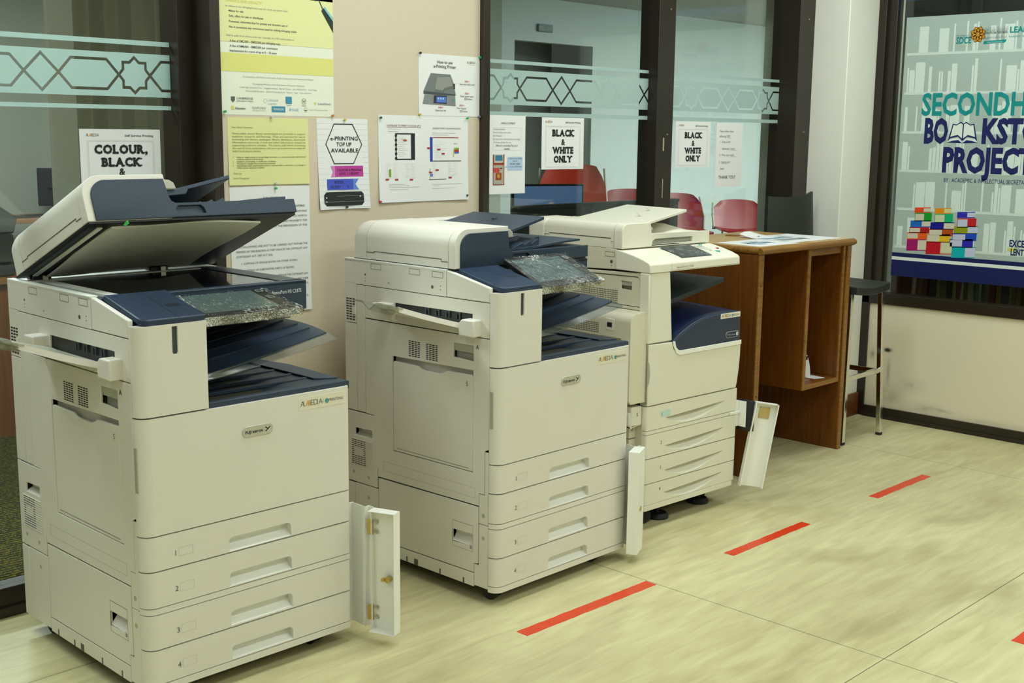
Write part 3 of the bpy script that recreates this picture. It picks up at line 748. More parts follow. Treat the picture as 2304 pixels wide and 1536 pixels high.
    dA.text('A', -0.084, 0.773, 0.013, INK, 'c', vdown=False); dA.build('door_letter', c4)
    dA = Decal(lambda u, v, l: (0.001 - l, -u, v))
    dA.rect(-0.140, 0.652, -0.116, 0.676, flat((0.74, 0.72, 0.58)), 0.0003); dA.text('5', -0.128, 0.657, 0.014, GREYINK, 'c', vdown=False); dA.build('leaf_number', c5)
    dA = Decal(lambda u, v, l: (-l, -u, v)); dA.text('B', -0.106, 0.160, 0.012, GREYINK, 'c', vdown=False); dA.build('door_letter', c6)
    # ---- back and right covers
    MB().box(0.004, W - 0.004, D - 0.008, D, 0.05, 0.985).build('back_cover', IVORY, root, bevel=0.002)
    MB().box(W - 0.006, W, 0.036, D - 0.006, 0.05, 0.722).build('right_cover', IVORY, root, bevel=0.002)
    # ---- front: drawers, door, column
    def face(z0, z1, hole=None, x1=None):
        """front skin between z0 and z1: rounded left corner in plan, flat part with an optional opening"""
        b = MB(); x1 = x1 or W
        b.prism([(0, 0.034)] + arc(0.03, 0.03, 0.03, 180, 270, 10) + [(0.03, 0.006), (0.014, 0.02), (0.006, 0.034)], 'z', z0, z1, 0, smooth=True)
        fl = [(0.03, z0), (x1 - 0.012, z0), (x1 - 0.012, z1), (0.03, z1)]
        b.prism(fl, 'y', 0.0, 0.012, 0, [hole] if hole else ())
        b.prism([(x1 - 0.012, 0)] + arc(x1 - 0.012, 0.012, 0.012, 270, 360, 5) + [(x1, 0.034), (x1 - 0.012, 0.034)], 'z', z0, z1, 0, smooth=True)
        return b
    rows = [('1', 0.3500, 0.4342, 0.3520, 0.3880), ('2', 0.2578, 0.3465, 0.2608, 0.2968), ('3', 0.1520, 0.2388, 0.1562, 0.1948), ('4', 0.0628, 0.1485, 0.0658, 0.1008)]
    for num, z0, z1, h0, h1 in rows:
        hole = [(0.230, h0), (0.417, h0)] + arc(0.417 - 0.012, h1 - 0.012, 0.012, 0, 90, 4) + arc(0.230 + 0.012, h1 - 0.012, 0.012, 90, 180, 4)
        dr = face(z0, z1, hole); o = dr.build('paper_drawer', IVORY_W, root)
        b = MB(); recess(b, 0.228, 0.419, h0, h1 + 0.002, 0.026); b.build('drawer_handle', WHITE_P, o)
        d = Decal(lambda u, v, l: (u, -l, v))
        d.text(num, 0.0815, (z0 + z1) / 2 - 0.014, 0.013, GREYINK, 'c', vdown=False)
        fm = flat((0.60, 0.57, 0.44)); zc = (z0 + z1) / 2 - 0.007
        d.line([(0.091, zc - 0.011), (0.129, zc - 0.011), (0.129, zc + 0.011), (0.091, zc + 0.011)], 0.0008, fm, True, 0.0004)
        d.build('drawer_number', o)
    MB().prism(front_plan(), 'z', 0.241, 0.2555, smooth=False).build('front_strip', IVORY_W, root)
    MB().prism(front_plan(), 'z', 0.043, 0.0605).build('front_plinth', IVORY_W, root)
    MB().box(0.01, W - 0.01, 0.03, D - 0.01, 0.046, 0.052).build('base_plate', BLACK, root)
    dp = face(0.4375, 0.7235); door = dp.build('front_door', IVORY_W, root)
    MB().box(-0.0008, 0.004, 0.019, 0.031, 0.545, 0.655).build('door_grip', GREYPL, door, bevel=0.001)
    # logo badge
    bd = MB().prism(rrect(0.276, 0.366, 0.636, 0.664, 0.0138, 6), 'y', -0.0025, 0.001).build('maker_badge', mat('badge_silver', (0.58, 0.57, 0.50), 0.32, metal=0.45, noise=0.04), door, bevel=0.0008)
    d = Decal(lambda u, v, l: (u, -0.0025 - l, v))
    d.text('FUJI', 0.284, 0.6455, 0.0075, INK, off=0.01, vdown=False, fit=0.017); d.text('xerox', 0.304, 0.6455, 0.0085, INK, off=0.012, vdown=False, fit=0.032)
    d.disc(0.350, 0.650, 0.0092, flat((0.62, 0.60, 0.52)), 18); d.line([(0.344, 0.645), (0.356, 0.655)], 0.003, INK); d.line([(0.344, 0.655), (0.350, 0.650)], 0.003, INK)
    d.build('badge_letters', bd)
    # shop sticker near the top right of the door
    stk = MB().box(0.446, 0.596, -0.0006, 0.0, 0.680, 0.713).build('sticker', mat('sticker_cream', (0.80, 0.76, 0.62), 0.5, noise=0.01), door)
    d = Decal(lambda u, v, l: (u, -0.0006 - l, -v)); alamedia(d, 0.452, -0.6895, 0.0145); d.build('sticker_letters', stk)
    # column left of the outlet
    b = MB(); b.prism([(0, 0.034)] + arc(0.03, 0.03, 0.03, 180, 270, 10) + [(0.03, 0.034)], 'z', 0.7275, 0.9435, 0, smooth=True)
    slot = [(0.0925, 0.876), (0.0955, 0.8715), (0.1045, 0.8715), (0.1075, 0.876), (0.1075, 0.938), (0.0925, 0.938)]
    b.prism([(0.03, 0.7275), (0.1845, 0.7275), (0.1845, 0.9435), (0.03, 0.9435)], 'y', 0, 0.034, 0, [slot])
    col = b.build('front_column', IVORY_W, root)
    MB().box(0.09, 0.11, 0.005, 0.012, 0.87, 0.94).build('card_slot', SLATE, col)
    # ---- outlet cavity: liner, bin and shelf tray
    MB().box(0.186, 0.19, 0.03, 0.54, 0.724, 0.905).box(0.19, 0.58, 0.534, 0.54, 0.724, 0.905).box(0.186, W - 0.02, 0.19, 0.54, 0.900, 0.905).build('outlet_liner', BLACK, root)
    def bin_(u, v):
        x = 0.19 + 0.432 * u; y = 0.016 + 0.52 * v
        z = 0.700 + 0.034 * min(1, u * 1.5) ** 0.8 - 0.012 * math.sin(math.pi * v) * (1 - u)
        return (x, y, z)
    bn = MB().slab(bin_, (0, 0, -1), 0.02, 18, 10).build('output_bin', NAVY, root)
    b = MB()
    for y in (0.12, 0.19, 0.27, 0.34, 0.41):
        b.box(0.25, 0.60, y, y + 0.012, 0.725, 0.7355)
    b.box(0.19, W - 0.004, 0.010, 0.03, 0.724, 0.738).prism([(0.56, 0.09), (0.618, 0.06), (0.63, 0.30), (0.60, 0.48), (0.56, 0.48)], 'z', 0.722, 0.738)
    b.build('bin_ribs', NAVY, bn, bevel=0.002)
    def shelf(u, v):
        x = 0.19 + u * (0.385 + 0.03 * math.sin(math.pi * v)); y = 0.05 + 0.33 * v + 0.02 * (1 - u)
        return (x, y, 0.812 + 0.055 * u ** 1.3 + 0.012 * v - 0.018 * (1 - v) ** 2 * (1 - u))
    sh = MB().slab(shelf, (0, 0, -1), 0.006, 14, 10).build('shelf_tray', NAVY, root)
    def lipf(u, v):
        p = shelf(u, 0.0); return (p[0] + 0.006 * u, p[1] - 0.004 - 0.036 * v * (0.15 + 0.85 * u), p[2] - 0.012 * v)
    MB().slab(lipf, (0, 0, -1), 0.003, 14, 3).build('tray_edge', CLEARP, sh)
    for v in (0.25, 0.45, 0.65, 0.85):
        MB().slab(lambda a_, b_: (lambda p: (p[0], p[1], p[2] + 0.003))(shelf(0.22 + 0.74 * a_, v + 0.02 * b_)), (0, 0, -1), 0.004, 12, 1).build('tray_rib', NAVY, sh)
    # ---- scanner top: rails, platen glass, navy front bar
    MB().box(0.0, 0.02, 0.2185, D, 0.985, 0.9955).box(0.02, W, D - 0.075, D, 0.980, 0.992).box(0.056, 0.082, 0.215, D - 0.07, 0.982, 0.9925).build('scanner_top_rails', WHITE_P, root, bevel=0.001)
    MB().box(0.02, 0.056, 0.215, D - 0.07, 0.98, 0.9885).build('feed_glass', mat('pale_feed_glass', (0.20, 0.24, 0.22), 0.1, noise=0.05), root)
    MB().box(0.082, 0.545, 0.21, D - 0.075, 0.98, 0.9905).build('platen_glass', PLATEN, root)
    MB().box(0.545, W, 0.2, D - 0.06, 0.976, 0.9925).build('platen_border', SLATE, root, bevel=0.002)
    fb = MB().box(0.186, W, 0.1885, 0.215, 0.912, 0.9915).box(0.014, W, 0.1885, 0.215, 0.982, 0.9925).build('front_bar', NAVY, root, bevel=0.002)
    d = Decal(lambda u, v, l: (u, 0.1885 - l, v)); d.text(model_text, W - 0.018, 0.960, 0.0098, flat((0.75, 0.78, 0.78)), 'r', off=0.004, vdown=False, fit=0.096); d.build('model_letters', fb)
    # ---- navy console lid on the cheek
    b = MB()
    def cz(y): return 0.9435 + (y - 0.004) * (0.0425 / 0.183)
    plan = [(0.016, 0.186), (0.016, 0.030)] + arc(0.036, 0.024, 0.020, 180, 270, 5)[1:] + [(0.184, 0.004), (0.184, 0.186)]
    vs = [(x, y, cz(y)) for x, y in plan] + [(x + (0.003 if x < 0.1 else 0), y, cz(y) + 0.0145) for x, y in plan]
    n = len(plan)
    b.add(vs, [tuple(range(n)), tuple(range(n, 2 * n))] + [(i, (i + 1) % n, n + (i + 1) % n, n + i) for i in range(n)])
    cl = b.build('console_cover', NAVY_B, root, bevel=0.003)
    q = lambda x, y: (x, y, cz(y) + 0.0147)
    b = MB().add([q(0.1145, 0.003), q(0.1160, 0.003), q(0.1160, 0.186), q(0.1145, 0.186)], [(0, 1, 2, 3)])
    b.add([q(0.124, 0.072), q(0.165, 0.072), q(0.165, 0.092), q(0.124, 0.092)], [(0, 1, 2, 3)])
    b.build('console_seam', mat('deep_navy', (0.010, 0.016, 0.035), 0.4, noise=0.05), cl)
    # ---- tilted touch screen in crinkled plastic
    (yb, zb), (yf, zf), xl, xr = screen
    ang = math.atan2(zb - zf, yb - yf); L = math.hypot(yb - yf, zb - zf)
    T = Matrix.Translation((0, yf, zf)) @ Matrix.Rotation(ang, 4, 'X')
    b = MB(); b.M = T; b.prism(rrect(xl, xr, 0, L, 0.006), 'z', -0.014, 0.0)
    ts = b.build('touch_screen', BLACK, root, bevel=0.002)
    b = MB(); b.M = T; b.box(xl + 0.018, xr - 0.045, 0.030, L - 0.012, 0.0, 0.0007); b.build('display_glass', SCREEN, ts)
    b = MB(); b.M = T; b.box(xl + 0.03, xr - 0.02, 0.012, L - 0.03, -0.030, -0.014).box(xl - 0.03, xl + 0.06, L * 0.3, L * 0.8, -0.04, -0.014); b.build('screen_bracket', SLATE, ts, bevel=0.003)
    d = Decal(lambda u, v, l: tuple(T @ Vector((u, v, 0.0008 + l)))); wm = flat((0.62, 0.66, 0.64))
    d.frame(xr - 0.034, L - 0.03, xr - 0.016, L - 0.018, 0.0015, wm); d.frame(xr - 0.034, L * 0.52, xr - 0.016, L * 0.52 + 0.012, 0.0015, wm); d.build('key_icons', ts)
    rnd = random.Random(3)
    b = MB(); b.M = T
    bump = {}
    def film_(u, v):
        k = (round(u, 4), round(v, 4))
        if k not in bump: bump[k] = rnd.random()
        return (xl - 0.003 + (xr - xl + 0.006) * u, -0.003 + (L + 0.006) * v, 0.0015 + 0.0022 * bump[k])
    b.grid(film_, 26, 18)
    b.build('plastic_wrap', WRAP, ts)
    b = MB(); b.M = T
    def skirt(u, v):
        k = (round(u, 3), round(v, 3), 1)
        if k not in bump: bump[k] = rnd.random()
        return (xl - 0.003 + (xr - xl + 0.006) * u, -0.003 - 0.005 * bump[k] * (0.3 + v), 0.002 - 0.022 * v)
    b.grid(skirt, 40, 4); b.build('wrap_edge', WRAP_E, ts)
    # ---- casters
    for x, y in ((0.06, 0.07), (W - 0.08, 0.075), (0.06, D - 0.08), (W - 0.08, D - 0.08)): caster(root, x, y, 0.0255)
    # ---- document feeder lid, hinged at the back
    PV = Vector((0, 0.668, 0.996))
    def fb_(): m_ = MB(); m_.M = Matrix.Translation(-PV); return m_
    x0, x1, y0, y1 = 0.006, 0.606, 0.187, 0.662
    b = fb_(); b.box(x0 + 0.226, x1, y0 + 0.004, y1, 0.997, 1.034)
    fd = b.build('document_feeder', NAVY, root, bevel=0.003, loc=tuple(PV), rot=(R(-lid_deg), 0, 0))
    RAD = 0.052
    outl = [(x0, 0.998)] + arc(x0 + RAD, 1.115 - RAD, RAD, 180, 90, 10) + [(x0 + 0.226, 1.115), (x0 + 0.226, 0.998)]
    b = fb_(); b.prism(outl, 'y', y0 + 0.030, y1 - 0.07, 0, smooth=False)
    cov = b.build('feeder_cover', IVORY_W, fd, bevel=0.0015)
    def endcap(ya, yb, nm):
        b = fb_(); b.prism(outl, 'y', ya, yb); return b.build(nm, IVORY_W, fd, bevel=0.002)
    endcap(y0 + 0.001, y0 + 0.0285, 'feeder_front_cap')
    b = fb_()
    bk = [[(x0 + (x - x0) * s + (1 - s) * 0.06, y, 0.998 + (z - 0.998) * s) for x, z in outl] for y, s in ((y1 - 0.0685, 1), (y1 - 0.03, 1), (y1 - 0.012, 0.96), (y1, 0.86))]
    n = len(outl)
    b.add([p for r_ in bk for p in r_], [tuple(range(n)), tuple(range(3 * n, 4 * n))] + [(k * n + i, k * n + (i + 1) % n, (k + 1) * n + (i + 1) % n, (k + 1) * n + i) for k in range(3) for i in range(n)], 0, True)
    b.build('feeder_rear_cap', IVORY_W, fd)
    # step groove along the cover's side
    b = fb_()
    zg = 1.024
    for ya, yb, z in ((0.555, 0.594, zg - 0.004), (0.245, 0.556, zg), (0.218, 0.246, zg - 0.007)): b.box(x0 - 0.0006, x0 + 0.003, ya, yb, z - 0.0012, z + 0.0012)
    for y, za, zb2 in ((0.556, zg - 0.005, zg + 0.001), (0.246, zg - 0.008, zg + 0.001)): b.box(x0 - 0.0006, x0 + 0.003, y - 0.0008, y + 0.0008, za, zb2)
    b.build('cover_groove', SEAM, cov)
    # navy front panel with the low bar and finger recess
    fp = [(x0 + 0.021, 0.999), (x0 + 0.021, 1.060)] + arc(x0 + 0.021 + 0.042, 1.101 - 0.042, 0.042, 180, 90, 8) + [(x0 + 0.2205, 1.101), (x0 + 0.226, 1.052), (x0 + 0.230, 1.042), (x0 + 0.240, 1.036), (x1, 1.036), (x1, 0.999)]
    hole = [(x0 + 0.238, 1.0065)] + [(x0 + 0.322, 1.0065), (x0 + 0.318, 1.022), (x0 + 0.310, 1.029), (x0 + 0.246, 1.029), (x0 + 0.238, 1.022)]
    b = fb_(); b.prism(fp, 'y', y0 - 0.004, y0 + 0.004, 0, [hole]); b.build('front_panel', NAVY, fd, bevel=0.0012)
    b = fb_(); b.box(x0 + 0.232, x0 + 0.328, y0 + 0.022, y0 + 0.024, 1.0, 1.034).prism([(y0 + 0.002, 1.0065), (y0 + 0.022, 1.016), (y0 + 0.022, 1.0065)], 'x', x0 + 0.238, x0 + 0.322); b.build('finger_recess', NAVY, fd)
    # output deck with stepped ribs, sheet tray above it
    def deck(u, v): return (x0 + 0.226 + 0.372 * u, y0 + 0.03 + 0.43 * v, 1.034 + 0.022 * max(0, u - 0.45) * 1.6 + 0.008 * math.sin(3 * u))
    b = fb_(); b.slab(deck, (0, 0, -1), 0.006, 14, 4); ot = b.build('output_deck', NAVY, fd)
    b = fb_()
    for i, xx in enumerate((0.12, 0.155, 0.19)):
        xa = x0 + 0.226 + xx
        b.prism([(xa - 0.07, 1.034), (xa, 1.056 + 0.004 * i), (xa + 0.004, 1.052), (xa + 0.004, 1.034)], 'y', y0 + 0.05, y0 + 0.44)
    b.prism([(x0 + 0.33, 1.034), (x0 + 0.47, 1.066), (x0 + 0.476, 1.062), (x0 + 0.476, 1.034)], 'y', y0 + 0.10, y0 + 0.40)
    b.build('deck_ribs', NAVY, ot, bevel=0.0015)
    # sheet guide block and input tray
    b = fb_(); b.prism([(x0 + 0.226, 1.062), (x0 + 0.290, 1.066), (x0 + 0.300, 1.080), (x0 + 0.285, 1.084), (x0 + 0.226, 1.076)], 'y', y0 + 0.02, y0 + 0.44); b.build('feed_lip', NAVY, fd, bevel=0.002)
    b = fb_(); b.prism([(x0 + 0.226, 1.078)] + [(x0 + 0.262, 1.078), (x0 + 0.258, 1.096), (x0 + 0.246, 1.104), (x0 + 0.226, 1.106)], 'y', y0 + 0.012, y0 + 0.07); b.build('guide_block', GREYPL, fd, bevel=0.003)
    def itray(u, v):
        xa = x0 + 0.235; xe = x0 + 0.46
        return (xa + (xe - xa) * u, y0 + 0.055 + 0.01 * u + (0.355 - 0.03 * u) * v, 1.084 + 0.048 * u)
    b = fb_(); b.slab(itray, (0, 0, -1), 0.011, 8, 6); it = b.build('input_tray', NAVY, fd, bevel=0.002)
    b = fb_(); b.box(x0 + 0.38, x0 + 0.40, y0 + 0.22, y0 + 0.225, 1.112, 1.122); b.build('tray_mark', SLATE, it)
    b = fb_(); b.box(x0 + 0.226, x0 + 0.47, y1 - 0.075, y1 - 0.01, 1.034, 1.112); b.build('feeder_rear_block', IVORY_W, fd, bevel=0.004)
    # underside: black pan, white cushion, scan strip
    b = fb_(); b.box(x0 + 0.003, x1 - 0.002, y0 + 0.004, y1 - 0.004, 0.993, 0.998); b.build('feeder_pan', BLACK, fd)
    def cush(u, v): return (0.078 + 0.430 * u, 0.215 + 0.41 * v + 0.008 * math.sin(7 * u) * (1 - 2 * v) ** 2, 0.9865 + 0.004 * math.sin(5 * v + 4 * u))
    b = fb_(); b.slab(cush, (0, 0, 1), 0.005, 14, 12); b.build('platen_cushion', CUSHION, fd)
    b = fb_(); b.box(0.020, 0.034, 0.225, 0.63, 0.991, 0.994); b.build('scan_strip', SLATE, fd)
    b = fb_(); b.box(0.044, 0.058, 0.225, 0.635, 0.990, 0.994); b.build('scan_strip', CUSHION, fd)
    for hx in (0.05, 0.40):
        MB().box(hx, hx + 0.05, 0.645, 0.69, 0.985, 1.010).cyl((hx - 0.004, 0.668, 0.998), 'x', 0.012, 0.058, 14).build('lid_hinge', BLACK, root, bevel=0.002)
        MB().box(hx + 0.02, hx + 0.035, 0.632, 0.65, 0.988, 1.004).build('hinge_bracket', STEEL, root)
    return root, fd

def thing_part(name, parent):
    o = bpy.data.objects.new(name, None); COL.objects.link(o); o.parent = parent; o.empty_display_size = 0.05
    return o

P1 = (1.37342, 2.54323, -0.01202); P2 = (2.43600, 2.42382, 0.00976)
pr1, fd1 = make_printer('multifunction_printer', 'large ivory and navy office printer with its lid propped open, nearest the camera', P1, 21.6, ((0.198, 0.980), (0.018, 0.946), 0.192, 0.474), 'ApeosPort-VII C3373', 'navy and ivory printers')
pr2, fd2 = make_printer('multifunction_printer', 'ivory and navy office printer with closed lid and steeply tilted screen, middle of the three', P2, 0.0, ((0.166, 1.018), (0.006, 0.946), 0.190, 0.474), 'ApeosPort-VII C3273', 'navy and ivory printers')
# a scrap of green tape hanging from the open lid
b = MB(); b.M = Matrix.Translation((0, -0.668, -0.996)); b.add([(0.098, 0.178, 0.992), (0.106, 0.182, 0.995), (0.104, 0.176, 0.985), (0.094, 0.178, 0.980), (0.090, 0.180, 0.983)], [(0, 1, 2), (0, 2, 3, 4)])
b.build('tape_scrap', mat('bright_green_tape', (0.02, 0.33, 0.05), 0.4, noise=0.1), fd1)


# ------------------------------------------------ drawer locking bars: bracket on the right flank and a hinged box-section flap
def lock_bar(parent, deg, key_out):
    hx, hy, z0, z1, w, dp, t = 0.668, -0.030, 0.034, 0.380, 0.080, 0.036, 0.0015
    br = MB().box(W, 0.660, 0.052, 0.055, z0, z1).box(0.655, 0.6575, 0.006, 0.055, z0, z1).box(0.655, 0.672, -0.006, -0.0035, z0, z1).box(0.655, 0.6575, -0.006, 0.008, z0, z1).box(0.6695, 0.672, -0.024, -0.0035, z0, z1)
    bo = br.build('lock_bracket', WHITE_P, parent, bevel=0.0008)
    th = R(180 + deg); u = Vector((math.cos(th), math.sin(th), 0)); n = Vector((math.cos(th - R(90)), math.sin(th - R(90)), 0))
    M = Matrix(((u.x, n.x, 0, hx), (u.y, n.y, 0, hy), (0, 0, 1, 0), (0, 0, 0, 1)))
    b = MB(); b.M = M
    b.box(0, w, 0, t, z0, z1).box(w - t, w, 0, dp, z0, z1).box(0, w, 0, dp, z1 - t, z1).box(0, w, 0, dp, z0, z0 + t).box(0, t, 0, dp * 0.55, z0, z1)
    fl = b.build('lock_flap', WHITE_P, parent, bevel=0.0008)
    zc = 0.185
    b = MB(); b.M = M
    if key_out: b.cyl((w * 0.62, -0.003, zc), (0, 1, 0), 0.0085, 0.003, 18)
    b.cyl((w * 0.62, 0.001, zc), (0, 1, 0), 0.0085, 0.018, 16).cyl((w * 0.62 - 0.012, 0.017, zc), (0, 1, 0), 0.0055, 0.006, 12).box(w * 0.62 - 0.014, w * 0.62 + 0.006, 0.015, 0.018, zc - 0.005, zc + 0.005)
    b.build('cam_lock', BRASS, fl)
    for zz in (z1 - 0.052, z0 + 0.048):
        b = MB(); b.M = M; b.box(-0.016, 0.002, 0.010, 0.0125, zz - 0.022, zz + 0.022).cyl((-0.001, 0.009, zz - 0.022), 'z', 0.0035, 0.044, 10); b.build('flap_hinge', BRASS, bo)
        for dz in (-0.014, 0.014):
            b = MB(); b.M = M; b.cyl((0.010, 0.002, zz + dz), (0, 1, 0), 0.006, 0.003, 6).cyl((0.010, 0.004, zz + dz), (0, 1, 0), 0.003, 0.003, 10); b.build('hinge_nut', STEEL, fl)
lock_bar(pr1, 112, False)
lock_bar(pr2, 25, True)
# ================================================================== the older all-ivory machine
def make_old_printer():
    root = thing('multifunction_printer', 'all-ivory office printer with a dark blue outlet cover, beside the wooden desk', 'printer', (3.325, 2.568, 0), -0.043)
    BW, BD, t = 0.53, 0.60, 0.006
    IV = mat('aged_ivory_plastic', (0.72, 0.68, 0.53), 0.42, spec=0.4, noise=0.025, nscale=7)
    IVW = mat('aged_white_plastic', (0.80, 0.77, 0.64), 0.42, spec=0.4, noise=0.02, nscale=7)
    MB().box(0.028, BW - 0.010, 0.046, BD - 0.004, 0.085, 0.66).box(0.028, 0.106, 0.046, BD - 0.004, 0.66, 0.93).box(0.1, BW - 0.01, 0.42, BD, 0.66, 0.93).box(0.008, BW - 0.03, 0.17, BD - 0.004, 0.932, 0.985).build('chassis', SEAM, root)
    def cover(nm, poly, holes=(), x=0.0, th=t, bev=0.0015): return MB().prism(poly, 'x', x, x + th, 0, holes).build(nm, IV, root, bevel=bev)
    # drawers with crescent grips
    rows = [('1', 0.3655, 0.4515), ('2', 0.2630, 0.3490), ('3', 0.1710, 0.2595), ('4', 0.0920, 0.1680)]
    def plan(x1): return [(0, 0.03)] + arc(0.009, 0.009, 0.009, 180, 270, 5) + arc(x1 - 0.006, 0.006, 0.006, 270, 360, 3) + [(x1, 0.03)]
    for num, z0, z1 in rows:
        x1 = 0.523; zc = z0 + (z1 - z0) * 0.34
        cres = []
        N = 14
        for i in range(N + 1):
            u = i / N; cres.append((0.105 + 0.345 * u, zc + 0.006 + 0.013 * u))
        for i in range(N - 1, 0, -1):
            u = i / N; cres.append((0.105 + 0.345 * u, zc + 0.006 + 0.013 * u - 0.040 * math.sin(math.pi * u) ** 0.8 * (1.15 - 0.45 * u)))
        b = MB(); b.prism([(0, 0.03)] + arc(0.009, 0.009, 0.009, 180, 270, 5) + [(0.009, 0.03)], 'z', z0, z1, 0, smooth=True)
        b.prism([(0.009, z0), (x1, z0), (x1, z1), (0.009, z1)], 'y', 0, 0.012, 0, [cres]).box(x1 - 0.012, x1, 0.012, 0.03, z0, z1)
        o = b.build('paper_drawer', IVW, root)
        b = MB()
        k = N + 1
        def gf(u, v):
            zt = zc + 0.006 + 0.013 * u + 0.001; zb = zt - 0.001 - 0.040 * math.sin(math.pi * min(max(u, 0.0001), 0.9999)) ** 0.8 * (1.15 - 0.45 * u) - 0.001
            dep = 0.042 * math.sin(math.pi * u) ** 0.5 * (1 - v) ** 1.2
            return (0.105 + 0.345 * u, 0.0015 + dep, zt + (zb - zt) * v)
        b.grid(gf, 20, 6)
        b.grid(lambda u, v: (0.105 + 0.345 * u, 0.0015 + v * 0.042 * math.sin(math.pi * u) ** 0.5, zc + 0.007 + 0.013 * u), 20, 2)
        b.build('drawer_handle', IVW, o)
        d = Decal(lambda u, v, l: (u, -l, v))
        if num == '1': d.rect(0.075, z0 + 0.040, 0.130, z0 + 0.062, flat(s2l(200, 222, 215)), 0.0003)
        d.text(num, 0.083, z0 + 0.044, 0.012, GREYINK, 'c', vdown=False); d.build('drawer_number', o)
    MB().prism(plan(0.519), 'z', 0.3510, 0.3635).build('front_strip', IVW, root)
    MB().prism(plan(0.519), 'z', 0.070, 0.0905).build('front_plinth', IVW, root, bevel=0.0015)
    MB().box(0.01, 0.51, 0.02, BD - 0.01, 0.075, 0.088).build('base_plate', BLACK, root)
    # front door with the stepped white ledge and bulging right edge
    dp = [(0, 0.4545), (0.516, 0.4545), (0.5225, 0.475), (0.531, 0.53), (0.535, 0.58), (0.5355, 0.617), (0.532, 0.634), (0.172, 0.634)] + arc(0.160, 0.660, 0.026, 270, 195, 5) + [(0.128, 0.672), (0.0, 0.6745)]
    b = MB(); b.prism(dp, 'y', 0.0, 0.03); o = b.build('front_door', IVW, root, bevel=0.003)
    MB().prism([(0.128, 0.6735), (0.133, 0.655), (0.150, 0.628), (0.170, 0.620), (0.534, 0.620), (0.533, 0.637), (0.172, 0.637), (0.160, 0.640), (0.146, 0.652), (0.139, 0.674)], 'y', -0.004, 0.0).build('door_ledge', WHITE_P, o, bevel=0.0012)
    gp = MB().prism([(0.0, 0.615), (0.007, 0.60), (0.010, 0.57), (0.007, 0.54), (0.0, 0.528)], 'y', -0.0007, 0.002).build('door_grip', GREYPL, o)
    # tapered column
    b = MB(); b.add([(-0.006, 0.0, 0.677), (0.126, 0.0, 0.677), (0.107, 0.002, 0.924), (-0.006, 0.002, 0.924), (-0.006, 0.045, 0.677), (0.126, 0.045, 0.677), (0.107, 0.045, 0.924), (-0.006, 0.045, 0.924)],
                    [(0, 1, 2, 3), (7, 6, 5, 4), (0, 4, 5, 1), (1, 5, 6, 2), (2, 6, 7, 3), (3, 7, 4, 0)])
    b.build('front_column', IVW, root, bevel=0.004)
    MB().box(0.39, 0.47, 0.40, 0.46, 0.70, 0.93).build('rear_column', IVW, root, bevel=0.003)
    MB().box(0.107, 0.111, 0.03, 0.44, 0.68, 0.925).box(0.111, 0.40, 0.43, 0.435, 0.70, 0.925).build('outlet_liner', BLACK, root)
    # deep blue outlet cover with its swooping edge, sticker and badge
    top = [(0.1285, 0.672), (0.159, 0.692), (0.200, 0.711), (0.245, 0.7285), (0.30, 0.7425), (0.361, 0.7505), (0.43, 0.7535), (0.525, 0.7475)]
    bp = [(0.139, 0.655), (0.150, 0.643), (0.172, 0.6375), (0.532, 0.6375), (0.525, 0.7475)] + top[-2::-1]
    bl = MB().prism(bp, 'y', 0.001, 0.03).build('outlet_cover', mat('blue_slate_plastic', (0.022, 0.036, 0.075), 0.35, noise=0.05, nscale=200), root, bevel=0.002)
    def bs(u, v):
        i = u * (len(top) - 1); k = min(int(i), len(top) - 2); f = i - k; x = top[k][0] + (top[k + 1][0] - top[k][0]) * f; z = top[k][1] + (top[k + 1][1] - top[k][1]) * f
        zz = z + 0.022 * math.sin(math.pi * min(1, v * 1.2)) * (1 - u) * 0.6 + 0.012 * v
        return (x, 0.028 + 0.40 * v, zz)
    MB().slab(bs, (0, 0, -1), 0.012, 21, 10).build('outlet_bin', BLUE_D, bl)
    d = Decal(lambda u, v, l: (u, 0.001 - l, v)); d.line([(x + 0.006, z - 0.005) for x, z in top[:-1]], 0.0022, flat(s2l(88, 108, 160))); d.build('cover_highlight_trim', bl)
    st = MB().box(0.405, 0.525, 0.0002, 0.001, 0.727, 0.7465).build('sticker', mat('sticker_cream', (0.80, 0.76, 0.62), 0.5), bl)
    d = Decal(lambda u, v, l: (u, 0.0002 - l, -v)); alamedia(d, 0.410, -0.7315, 0.0115); d.build('sticker_letters', st)
    bd = MB().prism(rrect(0.440, 0.519, 0.652, 0.675, 0.011, 6), 'y', -0.0008, 0.001).build('maker_badge', mat('badge_silver', (0.58, 0.57, 0.50), 0.32), bl)
    d = Decal(lambda u, v, l: (u, -0.0008 - l, v)); d.poly(rrect(0.4415, 0.5175, 0.6535, 0.6735, 0.0095, 6), flat((0.022, 0.036, 0.075)), 0.0003)
    d.text('FUJI xerox', 0.449, 0.660, 0.0075, flat((0.5, 0.5, 0.48)), vdown=False, fit=0.045); d.disc(0.507, 0.6635, 0.0075, flat((0.66, 0.66, 0.62))); d.build('badge_letters', bd)
    # shelf tray in the outlet
    def sh(u, v): return (0.108 + 0.40 * u, 0.05 + 0.02 * u + (0.33 - 0.02 * u) * v, 0.838 + 0.03 * u - 0.05 * (1 - v) * (1 - u) * 0.7)
    s_ = MB().slab(sh, (0, 0, -1), 0.016, 10, 8).build('shelf_tray', mat('dark_slate_navy', (0.018, 0.028, 0.036), 0.45, noise=0.08, nscale=150), root)
    # left covers: upper service door with grid vent and latch, lower bypass unit
    cover('side_frame', [(0.0, 0.678), (0.0, 0.923), (BD, 0.905), (BD, 0.795), (0.036, 0.790), (0.036, 0.678)], [[(0.043, 0.80), (0.58, 0.805), (0.58, 0.899), (0.060, 0.908), (0.046, 0.893)]])
